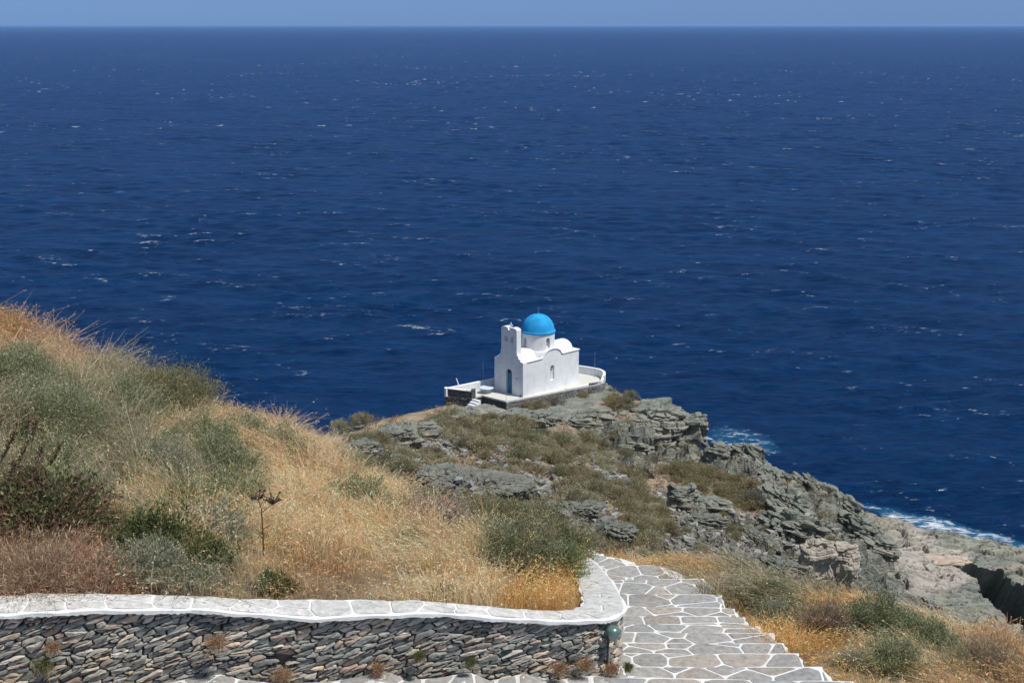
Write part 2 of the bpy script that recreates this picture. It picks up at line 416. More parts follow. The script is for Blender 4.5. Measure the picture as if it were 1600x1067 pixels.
def in_poly(x, y, poly):
    r = np.zeros(len(x), bool); n = len(poly); j = n - 1
    for i in range(n):
        xi, yi = poly[i]; xj, yj = poly[j]
        c = ((yi > y) != (yj > y)) & (x < (xj - xi) * (y - yi) / ((yj - yi) + 1e-12) + xi)
        r ^= c; j = i
    return r
def H(x, y):
    x = np.asarray(x, float); y = np.asarray(y, float)
    hi = rbf_eval(FI, x, y)
    ho = hi.copy(); nr = y < 42
    if nr.any():
        o2 = rbf_eval(FO, x[nr], y[nr]); ins = in_poly(x[nr], y[nr], inner_poly)
        b = sstep(34, 42, y[nr]); o2 = o2 * (1 - b) + hi[nr] * b
        ho[nr] = np.where(ins, hi[nr], o2)
    return ho
GRID = {}
def HS(x, y):
    h = H(x, y)
    if GRID:
        xs, ys, g = GRID['xs'], GRID['ys'], GRID['h']; m = (y > 40.5) & (y < 150) & (x > -45) & (x < 81)
        fx = np.interp(x[m], xs, np.arange(len(xs))); fy = np.interp(y[m], ys, np.arange(len(ys))); i = fx.astype(int); j = fy.astype(int); fx -= i; fy -= j
        h[m] = (g[j, i] * (1 - fx) + g[j, i + 1] * fx) * (1 - fy) + (g[j + 1, i] * (1 - fx) + g[j + 1, i + 1] * fx) * fy
    return h
def hit(px, py, y0=8.0, y1=135.0, n=700):
    """where the sight lines through these pixels first meet the ground"""
    px = np.atleast_1d(np.asarray(px, float)); py = np.atleast_1d(np.asarray(py, float))
    u = (px - 800) / F; v = (533.5 - py) / F; dy = CP + v * SP; dz = -SP + v * CP
    Ys = y0 * (y1 / y0) ** (np.arange(n) / (n - 1)); res = np.full((len(px), 3), np.nan); done = np.zeros(len(px), bool)
    X = u[:, None] / dy[:, None] * Ys; Z = CAMZ + dz[:, None] / dy[:, None] * Ys; YY = Ys[None, :] + 0 * X
    h = HS(X.ravel(), YY.ravel()).reshape(X.shape); below = Z < h
    k = below.argmax(1); ok = below.any(1) & (k > 0); r = np.arange(len(px))
    res[ok] = np.stack([X[r, k], YY[r, k], h[r, k]], 1)[ok]
    return res

# region masks of the headland, set where the photograph shows soil paths, pale rock and the shaded hollow
def blob(PX, PY, cx, cy, rx, ry, ang=0, soft=0.5):
    a = R(ang); dx = PX - cx; dy = PY - cy
    u = (dx * math.cos(a) + dy * math.sin(a)) / rx; v = (-dx * math.sin(a) + dy * math.cos(a)) / ry
    return 1 - sstep(1 - soft, 1 + soft, np.hypot(u, v))
def terrain_far():
    xs = np.arange(-46, 82, 0.17); ys = np.concatenate([np.arange(40, 64, 0.16), np.arange(64, 126, 0.17), np.arange(126, 156, 0.6)])
    X, Y = np.meshgrid(xs, ys); nx, ny = len(xs), len(ys); x = X.ravel(); y = Y.ravel()
    h = H(x, y)
    PX, PY = proj(x, y, h)
    soil = np.zeros(len(x)); pale = np.zeros(len(x))
    for a in [(600, 665, 120, 9, -17), (680, 650, 40, 10, -10), (700, 728, 60, 12, 0), (860, 770, 90, 14, 8), (950, 800, 60, 14, 25), (520, 690, 50, 10, -15), (1010, 640, 40, 12, 10), (1100, 775, 90, 30, 20),
              (1100, 870, 26, 16, 0), (985, 812, 24, 14, 30), (1030, 765, 28, 10, 0), (1215, 768, 24, 9, 0), (760, 705, 170, 40, 8), (900, 730, 80, 45, 30), (1000, 800, 60, 60, 20), (1080, 905, 30, 16, 0),
              (960, 640, 40, 22, 0), (860, 640, 50, 12, 0), (1140, 790, 70, 24, 15)]:
        soil = np.maximum(soil, blob(PX, PY, *a))
    for a in [(1420, 860, 45, 40, 20), (1470, 905, 50, 22, -20), (1490, 868, 30, 9, 5)]: pale = np.maximum(pale, 0.95 * blob(PX, PY, *a, soft=0.3))
    slab = blob(PX, PY, 1520, 860, 210, 60, 14, soft=0.25)       # smooth shore slabs, less broken
    slab = np.maximum(slab, blob(PX, PY, 1500, 950, 110, 70, 20, soft=0.25))
    rockm = np.clip(1 - 0.75 * soil, 0, 1)
    # bedding planes dip; blocks break along them
    ca, sa = math.cos(0.5), math.sin(0.5)
    u = ca * x + sa * y; v = -sa * x + ca * y
    wz = h + 0.35 * u * 0.3
    P = np.stack([u, v, wz * 1.0], 1)
    wv = fbm(p3(x, y) * 0.22, 3, 3)[:, None] * 1.6
    f1, f2, i1 = worley((P + wv) * np.array([0.20, 0.42, 0.3]), 5)
    g1, g2, i2 = worley((P + wv) * np.array([0.55, 1.15, 0.9]), 9)
    k1, k2, i3 = worley((P + wv * 0.3) * np.array([1.3, 2.6, 1.8]), 21)
    strat = np.abs(((wz * 1.1 + v * 0.5 + 1.2 * fbm(p3(x, y) * 0.3, 4, 8)) % 1.0) - 0.5) * 2
    amp = rockm * (1 - 0.86 * slab) * (0.55 + 0.45 * sstep(58, 90, y))
    # nearer ground is broken into smaller pieces
    q1, q2, j1 = worley((P + wv * 0.6) * np.array([0.7, 1.3, 0.8]), 65); r1, r2, j2 = worley((P + wv * 0.4) * np.array([1.5, 3.2, 2.0]), 71)
    nb = 1 - sstep(66, 86, y)
    i1 = i1 * (1 - nb) + j1 * nb; i2 = i2 * (1 - nb) + j2 * nb; f1 = f1 * (1 - nb) + q1 * nb; f2 = f2 * (1 - nb) + q2 * nb
    d = amp * (1.35 * (i1 - 0.5) + 0.85 * (i2 - 0.5) + 0.48 * (i3 - 0.5) - 0.6 * (1 - sstep(0.0, 0.12, f2 - f1)) - 0.25 * (1 - sstep(0, 0.14, g2 - g1)) + 0.25 * strat)
    d *= 1.25 - 0.75 * (1 - sstep(56, 70, y)) * 1.0
    rib = np.abs(((h * 1.6 + 0.8 * u + 1.0 * fbm(p3(x, y) * 0.7, 4, 12)) % 1.0) - 0.5) * 2
    d += (1 - sstep(56, 72, y)) * rockm * (0.16 * rib + 0.22 * fbm(p3(x, y) * 1.6, 4, 14))
    d += (0.35 * (1 - 0.75 * slab)) * fbm(p3(x, y) * 0.35, 5, 2) + 0.10 * fbm(p3(x, y) * 2.2, 3, 4) * rockm
    d += slab * (-0.30 * (1 - sstep(0, 0.05, f2 - f1)) - 0.15 * (1 - sstep(0, 0.07, g2 - g1)) + 0.35 * (i1 - 0.5) + 0.1 * (i2 - 0.5))
    calm = np.maximum(blob(PX, PY, 600, 662, 150, 24, -17), 0.9 * blob(PX, PY, 740, 632, 75, 22, 0))
    d = np.where(d > 0, d * (1 - 0.88 * calm), d * (1 - 0.5 * calm))
    # level ground under the chapel terrace
    lv = 1 - sstep(6.0, 9.5, np.hypot(x - CH0.x - 1.0, (y - CH0.y - 3.0)))
    h2 = h + d * (1 - lv); h2 = h2 * (1 - lv) + np.minimum(h2, CH0.z - 0.78 - 0.85 * (1 - sstep(-5, -1.0, x - CH0.x))) * lv
    # ravine under the shelf in the low right corner
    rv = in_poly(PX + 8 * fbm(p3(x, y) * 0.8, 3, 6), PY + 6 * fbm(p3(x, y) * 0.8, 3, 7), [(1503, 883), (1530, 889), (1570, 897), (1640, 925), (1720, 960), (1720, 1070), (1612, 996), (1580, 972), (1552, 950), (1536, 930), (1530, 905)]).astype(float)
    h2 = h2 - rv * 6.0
    # horizontal shear of the blocks gives overhanging lips
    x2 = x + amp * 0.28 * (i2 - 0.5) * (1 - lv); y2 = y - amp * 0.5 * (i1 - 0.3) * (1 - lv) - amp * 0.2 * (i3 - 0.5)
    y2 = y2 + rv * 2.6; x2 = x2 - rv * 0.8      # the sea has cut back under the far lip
    ii = np.arange(nx * ny).reshape(ny, nx)
    fc = np.stack([ii[:-1, :-1], ii[:-1, 1:], ii[1:, 1:], ii[1:, :-1]], -1).reshape(-1, 4)
    GRID.update(xs=xs, ys=ys, h=h2.reshape(ny, nx))
    tint = np.clip(0.25 + 0.5 * i2 + 0.4 * (i3 - 0.5) + 0.3 * (i1 - 0.5), 0, 1)
    me = mesh_np('headland', np.stack([x2, y2, h2], 1), [fc], attrs={'soil': soil, 'tint': tint, 'pale': pale, 'hollow_shade': rv})
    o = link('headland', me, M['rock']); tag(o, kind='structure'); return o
terrain_far()
def terrain_near():
    xs = np.arange(-24, 22, 0.11); ys = np.arange(6.5, 42, 0.11)
    X, Y = np.meshgrid(xs, ys); nx, ny = len(xs), len(ys); x = X.ravel(); y = Y.ravel()
    h = H(x, y); onpath = (x > -9) & (x < 3.4) & (y < 17) & ~in_poly(x, y, inner_poly)
    h = h + np.where(onpath, 0.02, 0.045) * fbm(p3(x, y) * 1.1, 5, 2)
    ii = np.arange(nx * ny).reshape(ny, nx)
    fc = np.stack([ii[:-1, :-1], ii[:-1, 1:], ii[1:, 1:], ii[1:, :-1]], -1).reshape(-1, 4)
    o = link('hillside', mesh_np('hillside', np.stack([x, y, h], 1), [fc], smooth=True), M['soil']); tag(o, kind='structure')
terrain_near()

# ------------------------------------------------------------------ sea
def seamat():
    m, t, b = nmat('sea_water')
    tc = coords(t)
    a = N(t, 'ShaderNodeAttribute', attribute_name='foam')
    b.inputs['IOR'].default_value = 1.33; b.inputs['Roughness'].default_value = 0.30; b.inputs['Specular IOR Level'].default_value = 0.10; b.inputs['Specular Tint'].default_value = (0.35, 0.72, 1.0, 1)
    # colour of the water body, slightly patchy with wind streaks
    pat = noise(t, coords(t, (0.5, 2.0, 1), (0, 0, R(8))), 0.012, 5, 0.6)
    pat2 = noise(t, coords(t, (0.45, 1.7, 1), (0, 0, R(-10))), 0.16, 5, 0.65)
    deep = ramp(t, [(0.3, (0.0004, 0.0085, 0.040)), (0.7, (0.0008, 0.014, 0.060))], pat)
    deep = mix(t, ramp(t, [(0.35, (0, 0, 0)), (0.75, (1, 1, 1))], pat2), deep, (0.0008, 0.020, 0.078))
    swell = noise(t, coords(t, (0.35, 1.5, 1), (0, 0, R(5))), 0.045, 6, 0.72, 2.1, 0.4)
    deep = mix(t, ramp(t, [(0.40, (0, 0, 0)), (0.66, (0.7, 0.7, 0.7))], swell), deep, (0.0015, 0.030, 0.105))
    chop = noise(t, coords(t, (0.5, 1.6, 1), (0, 0, R(6))), 0.75, 6, 0.7, 2.0, 0.5)
    deep = mix(t, ramp(t, [(0.46, (0, 0, 0)), (0.72, (0.8, 0.8, 0.8))], chop), deep, (0.005, 0.052, 0.15))
    turq = mix(t, ramp(t, [(0.46, (0, 0, 0)), (0.85, (0.85, 0.85, 0.85))], a.outputs['Fac']), deep, (0.02, 0.15, 0.30))
    # foam: breaking crests, small and large, plus surf along the shore
    wv = coords(t, (0.62, 1.25, 1), (0, 0, R(7)))
    c1 = noise(t, wv, 0.8, 3, 0.6, 2.2, 0.3); c1m = noise(t, coords(t), 0.045, 3, 0.6)
    c2 = noise(t, wv, 0.2, 5, 0.62, 2.2, 0.6)
    br = noise(t, coords(t, (1, 1.6, 1)), 1.9, 4, 0.75)
    e1 = mth(t, 'ADD', mth(t, 'MULTIPLY', c1, 0.8), mth(t, 'MULTIPLY', c1m, 0.45))
    cr = N(t, 'ShaderNodeAttribute', attribute_name='crest'); e1 = mth(t, 'ADD', e1, mth(t, 'MULTIPLY_ADD', cr.outputs['Fac'], 0.16, -0.08))
    f1 = ramp(t, [(0.0, (0, 0, 0)), (0.792, (0, 0, 0)), (0.875, (0.8, 0.8, 0.8))], e1)
    e2 = mth(t, 'ADD', mth(t, 'MULTIPLY', c2, 0.85), mth(t, 'MULTIPLY', noise(t, coords(t), 0.02, 3, 0.6), 0.35))
    f2 = ramp(t, [(0.0, (0, 0, 0)), (0.797, (0, 0, 0)), (0.885, (0.85, 0.85, 0.85))], e2)
    sx_ = t.nodes.new('ShaderNodeSeparateXYZ'); t.links.new(coords(t), sx_.inputs[0]); far_ = ramp(t, [(0.0, (0, 0, 0)), (1.0, (1, 1, 1))], mth(t, 'MULTIPLY_ADD', sx_.outputs[1], 1 / 500.0, -0.7))
    e3 = mth(t, 'ADD', mth(t, 'MULTIPLY', noise(t, coords(t, (0.9, 0.55, 1)), 0.15, 4, 0.6), 0.85), mth(t, 'MULTIPLY', noise(t, coords(t), 0.006, 3, 0.6), 0.3))
    f3 = mth(t, 'MULTIPLY', ramp(t, [(0.0, (0, 0, 0)), (0.716, (0, 0, 0)), (0.795, (0.85, 0.85, 0.85))], e3), far_)
    brk = ramp(t, [(0.40, (0, 0, 0)), (0.62, (1, 1, 1))], br)
    caps = mth(t, 'MAXIMUM', mth(t, 'MULTIPLY', mth(t, 'MAXIMUM', f1, f2), brk), f3)
    sh = mth(t, 'ADD', a.outputs['Fac'], mth(t, 'MULTIPLY', mth(t, 'SUBTRACT', noise(t, coords(t, (0.8, 1.3, 1)), 0.75, 8, 0.75, 2.0, 0.8), 0.5), 2.3))
    surf = ramp(t, [(0.68, (0, 0, 0)), (1.25, (0.95, 0.95, 0.95))], mth(t, 'MULTIPLY', sh, 1.0))
    gate = ramp(t, [(0.08, (0, 0, 0)), (0.35, (1, 1, 1))], a.outputs['Fac'])
    fo = mth(t, 'MAXIMUM', caps, mth(t, 'MULTIPLY', surf, gate))
    col = mix(t, fo, turq, (0.72, 0.77, 0.80))
    t.links.new(col, b.inputs['Base Color'])
    t.links.new(mth(t, 'MULTIPLY_ADD', fo, 0.5, 0.30), b.inputs['Roughness'])
    p = bump(t, b, noise(t, coords(t, (0.55, 1.5, 1), (0, 0, R(10))), 0.9, 7, 0.68), 1.0, 0.75)
    bump(t, b, noise(t, coords(t, (0.7, 1.5, 1), (0, 0, R(-14))), 0.3, 5, 0.62), 1.0, 0.9, p)
    return m
M['sea'] = seamat()
def sea():
    rr = [0.0, 40.0]; r = 84.0
    while r < 1700: rr.append(r); r += 0.45 + 0.0023 * (r - 84)
    while r < 5000: rr.append(r); r *= 1.006
    while r < 60000: rr.append(r); r *= 1.02
    rr = np.array(rr)
    core = np.linspace(-0.62, 0.62, 620); side = np.linspace(0.66, math.pi, 60)
    th = np.concatenate([-side[::-1], core, side])
    RR, TT = np.meshgrid(rr, th, indexing='ij'); x = (RR * np.sin(TT)).ravel(); y = (RR * np.cos(TT)).ravel()
    z = np.zeros(len(x)); rad = RR.ravel(); r2 = np.random.default_rng(5)
    wx = x + 6 * fbm(p3(x, y) * 0.03, 2, 31); wy = y + 6 * fbm(p3(x, y) * 0.03 + 9, 2, 37)
    wsp = np.interp(rad, [84, 1700, 2600, 5000], [0.55, 4.3, 9, 60])
    for k in range(34):
        lam = 1.7 * (9 ** (k / 33.0)); an = r2.normal(0, 0.50) + 0.10; ph = r2.uniform(0, 6.28)
        A = 0.0165 * lam ** 0.55 * (1 - sstep(0.20, 0.55, wsp / lam))
        z += A * np.sin(2 * math.pi / lam * (wx * math.sin(an) + wy * math.cos(an)) + ph)
    z *= 0.75 + 0.6 * fbm(p3(x, y) * 0.04, 2, 77)
    # distance to the shore, through how far the sea bed is below
    hh = np.full(len(x), -50.0); sel = (np.abs(x) < 90) & (y > 55) & (y < 158)
    hh[sel] = H(x[sel], y[sel])
    fo = 0.85 * sstep(-4.2, -0.4, hh)
    fo *= np.where(x < 25, 0.75, 1.0)
    # the surf before the boulders north of the chapel
    PX, PY = proj(x, y, 0 * x)
    fo = np.maximum(fo, 0.64 * blob(PX, PY, 1160, 690, 80, 24, 12, soft=0.6)); fo = np.maximum(fo, 0.42 * blob(PX, PY, 1420, 785, 130, 26, 16, soft=0.6)); fo = np.maximum(fo, 0.80 * blob(PX, PY, 1500, 829, 190, 15, 15, soft=0.6))
    n1, n2 = RR.shape; ii = np.arange(n1 * n2).reshape(n1, n2)
    fc = np.stack([ii[:-1, :-1], ii[1:, :-1], ii[1:, 1:], ii[:-1, 1:]], -1).reshape(-1, 4)
    me = mesh_np('sea', np.stack([x, y, z], 1), [fc[:, ::-1]], smooth=True, attrs={'foam': fo, 'crest': np.where(z == 0, 0.5, np.clip(0.5 + z / 0.55, 0, 1))})
    o = link('sea', me, M['sea']); tag(o, kind='structure')
    if me.polygons[len(me.polygons) // 2].normal.z < 0: me.flip_normals()
sea()

# ------------------------------------------------------------------ paving and walling helpers
def clip(poly, nx_, ny_, c):
    res = []; n = len(poly)
    for i in range(n):
        a = poly[i]; b = poly[(i + 1) % n]; da = a[0] * nx_ + a[1] * ny_ - c; db = b[0] * nx_ + b[1] * ny_ - c
        if da <= 0: res.append(a)
        if (da < 0 < db) or (db < 0 < da):
            t = da / (da - db); res.append((a[0] + (b[0] - a[0]) * t, a[1] + (b[1] - a[1]) * t))
    return res
def cells(seeds, bound, gap, near=22):
    """Voronoi cells of the seeds inside a convex outline (counter-clockwise), each drawn in by gap"""
    P = np.array(seeds); res = []
    hp = []
    for i in range(len(bound)):
        a = bound[i]; b = bound[(i + 1) % len(bound)]; dx, dy = b[0] - a[0], b[1] - a[1]; L = math.hypot(dx, dy)
        if L < 1e-6: continue
        n = (dy / L, -dx / L); hp.append((n[0], n[1], n[0] * a[0] + n[1] * a[1]))
    for i, p in enumerate(seeds):
        d = np.hypot(P[:, 0] - p[0], P[:, 1] - p[1]); order = np.argsort(d)[1:near + 1]
        poly = [(p[0] - 9, p[1] - 9), (p[0] + 9, p[1] - 9), (p[0] + 9, p[1] + 9), (p[0] - 9, p[1] + 9)]
        for j in order:
            L = d[j]
            if L < 1e-6: continue
            n = ((P[j, 0] - p[0]) / L, (P[j, 1] - p[1]) / L); c = n[0] * (P[j, 0] + p[0]) / 2 + n[1] * (P[j, 1] + p[1]) / 2 - gap
            poly = clip(poly, n[0], n[1], c)
            if len(poly) < 3: break
        if len(poly) < 3: res.append(None); continue
        for n0, n1, c in hp:
            poly = clip(poly, n0, n1, c - gap)
            if len(poly) < 3: break
        res.append(poly if len(poly) >= 3 else None)
    return res
def chaikin(poly, k=1, q=0.22):
    for _ in range(k):
        r = []
        for i in range(len(poly)):
            a = poly[i]; b = poly[(i + 1) % len(poly)]
            r.append((a[0] + (b[0] - a[0]) * q, a[1] + (b[1] - a[1]) * q)); r.append((b[0] + (a[0] - b[0]) * q, b[1] + (a[1] - b[1]) * q))
        poly = r
    return poly
def rough_edge(poly, j):
    r = []
    for i in range(len(poly)):
        a = poly[i]; b = poly[(i + 1) % len(poly)]; L = math.hypot(b[0] - a[0], b[1] - a[1]); k = max(1, int(L / 0.035))
        for m in range(k):
            t = m / k; jj = min(j, L * 0.2); r.append((a[0] + (b[0] - a[0]) * t + random.uniform(-jj, jj), a[1] + (b[1] - a[1]) * t + random.uniform(-jj, jj)))
    return chaikin(r, 1, 0.2)
def area(poly): return 0.5 * sum(poly[i][0] * poly[(i + 1) % len(poly)][1] - poly[(i + 1) % len(poly)][0] * poly[i][1] for i in range(len(poly)))
class Stones:
    """collects stones; each keeps one colour"""
    def __init__(s): s.v = []; s.f = []; s.c = []
    def slab(s, poly, fn, h, col, edge=0.012, jit=0.0, dome=0.0):
        """poly in (u, v); fn(u, v, height) -> 3-D point"""
        n = len(poly); cx = sum(p[0] for p in poly) / n; cy = sum(p[1] for p in poly) / n; b = len(s.v)
        for lev, (hh, ins) in enumerate(((-0.02, 0), (h * 0.55, 0.0), (h * 0.9, edge * 0.6), (h, edge * 1.7))):
            for (u, v) in poly:
                L = math.hypot(u - cx, v - cy) + 1e-6; k = 1 - min(0.6, ins / L)
                j = random.uniform(-jit, jit) if lev > 1 else 0
                s.v.append(tuple(fn(cx + (u - cx) * k, cy + (v - cy) * k, hh + j)))
        s.v.append(tuple(fn(cx, cy, h + dome)))
        for lev in range(3):
            for i in range(n): s.f.append((b + lev * n + i, b + lev * n + (i + 1) % n, b + (lev + 1) * n + (i + 1) % n, b + (lev + 1) * n + i))
        for i in range(n): s.f.append((b + 3 * n + i, b + 3 * n + (i + 1) % n, b + 4 * n))
        s.c += [col] * (4 * n + 1)
    def build(s, name, mat, parent=None, smooth=True):
        me = bpy.data.meshes.new(name); me.from_pydata(s.v, [], s.f)
        a = me.color_attributes.new('col', 'FLOAT_COLOR', 'POINT')
        a.data.foreach_set('color', np.hstack([np.array(s.c), np.ones((len(s.c), 1))]).astype(np.float32).ravel())
        bm = bmesh.new(); bm.from_mesh(me); bmesh.ops.recalc_face_normals(bm, faces=bm.faces[:]); bm.to_mesh(me); bm.free()
        if smooth:
            me.polygons.foreach_set('use_smooth', [True] * len(me.polygons)); me.set_sharp_from_angle(angle=R(38))
        return link(name, me, mat, parent)
def flagcol():
    g = random.uniform(0.26, 0.335); k = random.random()
    if k < 0.18: return (g * 1.12, g * 1.0, g * 0.86)
    if k < 0.33: return (g * 0.98, g * 0.98, g * 0.94)
    return (g * 1.03, g * 0.99, g * 0.92)

# ------------------------------------------------------------------ stepped path
def wob(pts, amp, n=14):
    """one wavy line through the points"""
    res = []
    for i in range(len(pts) - 1):
        for k in range(n): res.append(Vector(pts[i]).lerp(Vector(pts[i + 1]), k / n))
    res.append(Vector(pts[-1]))
    ph = random.uniform(0, 9)
    for i, p in enumerate(res): p.y += amp * (math.sin(i * 0.55 + ph) + 0.6 * math.sin(i * 1.3 + 2 * ph)); 
    return res
def path():
    base = MB(); fl = Stones()
    # far (nose) edge of each tread, seen in the photograph: left, right, and the right near corner
    ed = [((960, 1058), (1333, 1064), None), ((968, 1041), (1285, 1042), (1300, 1063)), ((966, 1020), (1249, 1021), (1256, 1041)), ((966, 1004), (1225, 1005), (1233, 1020)), ((966, 987), (1208, 989), (1214, 1004)),
          ((962, 974), (1186, 977), (1192, 988)), ((960, 961), (1163, 963), (1168, 975)), ((960, 946), (1148, 950), (1152, 962)), ((955, 927), (1128, 929), (1132, 949)), ((945, 906), (1099, 904), (1124, 926)),
          ((930, 884), (1028, 883), (1082, 903)), ((905, 862), (970, 873), (1000, 880)), ((880, 850), (918, 857), (950, 868))]
    prev = None
    # treads below the frame, towards the camera
    nose = []
    x0r = at(1333, 1064, pY(1061)).x
    for k in range(7, 0, -1):
        Y = pY(1061) - 0.46 * k
        nose.append((Vector((-1.4 - 0.35 * k, Y, path_z(Y))), Vector((x0r + 0.06 * k, Y, path_z(Y)))))
    for l, r, _ in ed:
        Yl = pY(l[1]); Yr = pY(r[1]); zz = path_z((Yl + Yr) / 2)
        a = at_z(l[0], l[1], zz); b = at_z(r[0], r[1], zz); nose.append((a, b))
    gs = []; yy = nose[0][0].y - 0.5
    while yy < nose[-1][1].y + 0.8:
        xx = -4.0 + random.random() * 0.3
        while xx < 3.4: gs.append((xx + random.uniform(-.16, .16), yy + random.uniform(-.15, .15))); xx += random.uniform(0.36, 0.58)
        yy += 0.36
    for k in range(1, len(nose)):
        (a0, b0), (a1, b1) = nose[k - 1], nose[k]; z = a1.z
        e = ed[k - 7] if k >= 7 else None
        br = at_z(e[2][0], e[2][1], z) if e and e[2] else Vector((b0.x - 0.02, b0.y, z))
        far_ = wob([a1, b1], 0.012); near_ = wob([Vector((a0.x, a0.y - 0.04, z)), Vector((br.x, min(br.y, b0.y) - 0.04, z))], 0.004)
        sidew = [b1.lerp(Vector((br.x, br.y, z)), t) + Vector((0.018 * math.sin(t * 9 + k), 0, 0)) for t in (0.25, 0.5, 0.75)]
        ring = [Vector((p.x, p.y, z)) for p in near_] + [Vector((p.x, p.y, z)) for p in reversed(sidew)] + [Vector((p.x, p.y, z)) for p in reversed(far_)]
        n = len(ring); base.add([(p.x, p.y, z) for p in ring] + [(p.x, p.y, z - 0.45) for p in ring],
                                [tuple(range(n)), tuple(range(2 * n - 1, n - 1, -1))] + [(i, n + i, n + (i + 1) % n, (i + 1) % n) for i in range(n)])
        # flags
        quad = [(a0.x, a0.y + 0.005), (br.x - 0.01, b0.y + 0.005), (b1.x - 0.008, b1.y - 0.004), (a1.x, a1.y - 0.004)]
        W = b1.x - a1.x; D = (a1.y + b1.y - a0.y - b0.y) / 2; seeds = []
        nn = max(3, int(W / 0.40)); ph = random.random()
        for i in range(nn):
            t = (i + 0.5 + random.uniform(-0.45, 0.45)) / nn
            if D > 0.7 or random.random() < 0.42:
                for vv in (0.27, 0.75): seeds.append((t + random.uniform(-0.25, 0.25) / nn, vv + random.uniform(-0.12, 0.12)))
            else: seeds.append((t, 0.5 + random.uniform(-0.4, 0.4)))
        S2 = []
        for (t, s_) in seeds:
            nx_ = a0.x + (br.x - a0.x) * t; fx = a1.x + (b1.x - a1.x) * t; ny_ = a0.y + (b0.y - a0.y) * t; fy = a1.y + (b1.y - a1.y) * t
            S2.append((nx_ + (fx - nx_) * s_, ny_ + (fy - ny_) * s_))
        y_lo = min(p[1] for p in quad) - 0.5; y_hi = max(p[1] for p in quad) + 0.5
        S2 = [q for q in gs if y_lo < q[1] < y_hi]
        for poly in cells(S2, quad, 0.0130):
            if poly and area(poly) > 0.0035:
                fl.slab(chaikin(poly, 2, 0.11), lambda u, v, h, z=z: (u, v, z + h), 0.006, flagcol(), 0.003)
    # the upper landing along the foot of the wall
    foot = [(p.x - 0.0, p.y, p.z) for p in capo_r[:196]]
    lo = [at(x, y, Y) for x, y, Y in [(-240, 1100, 9.72), (0, 1085, 10.12), (150, 1075, 10.32), (250, 1068, 10.45), (300, 1058, 10.52), (345, 1053, 10.60), (380, 1062, 10.64), (440, 1068, 10.70), (520, 1064, 10.82), (603, 1049, 10.97), (640, 1062, 11.0), (690, 1058, 11.06),
                                      (732, 1049, 11.15), (765, 1063, 11.17), (819, 1052, 11.28), (865, 1063, 11.3), (906, 1056, 11.42), (975, 1054, 11.6), (1050, 1060, 11.55)]]
    near = [Vector((p.x * 0.97 - 0.25, p.y - 2.6, p.z + 0.50)) for p in lo]
    n = len(lo); base.add([tuple(p) for p in lo] + [tuple(p) for p in near] + [(p.x, p.y, p.z - 0.3) for p in lo] + [(p.x, p.y, p.z - 0.3) for p in near],
                          [(i, n + i, n + i + 1, i + 1) for i in range(n - 1)] + [(i, i + 1, 2 * n + i + 1, 2 * n + i) for i in range(n - 1)] + [(2 * n + i, 2 * n + i + 1, 3 * n + i + 1, 3 * n + i) for i in range(n - 1)])
    def onland(u, v, h):
        x = u * (n - 1); i = min(n - 2, int(x)); f = x - i
        a = lo[i].lerp(lo[i + 1], f); b = near[i].lerp(near[i + 1], f); p = a.lerp(b, v); p.z += h; return p
    seeds = [((i + 0.5 + random.uniform(-.3, .3)) / 22, (j + 0.5 + random.uniform(-.3, .3)) / 8 ) for i in range(22) for j in range(8)]
    # cells in a space where one unit is about one metre
    sc = 6.4; sv = 2.6
    cl = cells([(a * sc, b * sv) for a, b in seeds], [(0, 0), (sc, 0), (sc, sv), (0, sv)], 0.022)
    for poly in cl:
        if poly and area(poly) > 0.006:
            fl.slab(chaikin(poly, 2, 0.11), lambda u, v, h: onland(u / sc, v / sv, h), 0.007, tuple(c * 1.08 for c in flagcol()), 0.004)
    r = empty('stone_path'); tag(r, kind='structure')
    base.build('lime_bed', M['lime'], r); fl.build('flagstones', M['flag'], r)
path()

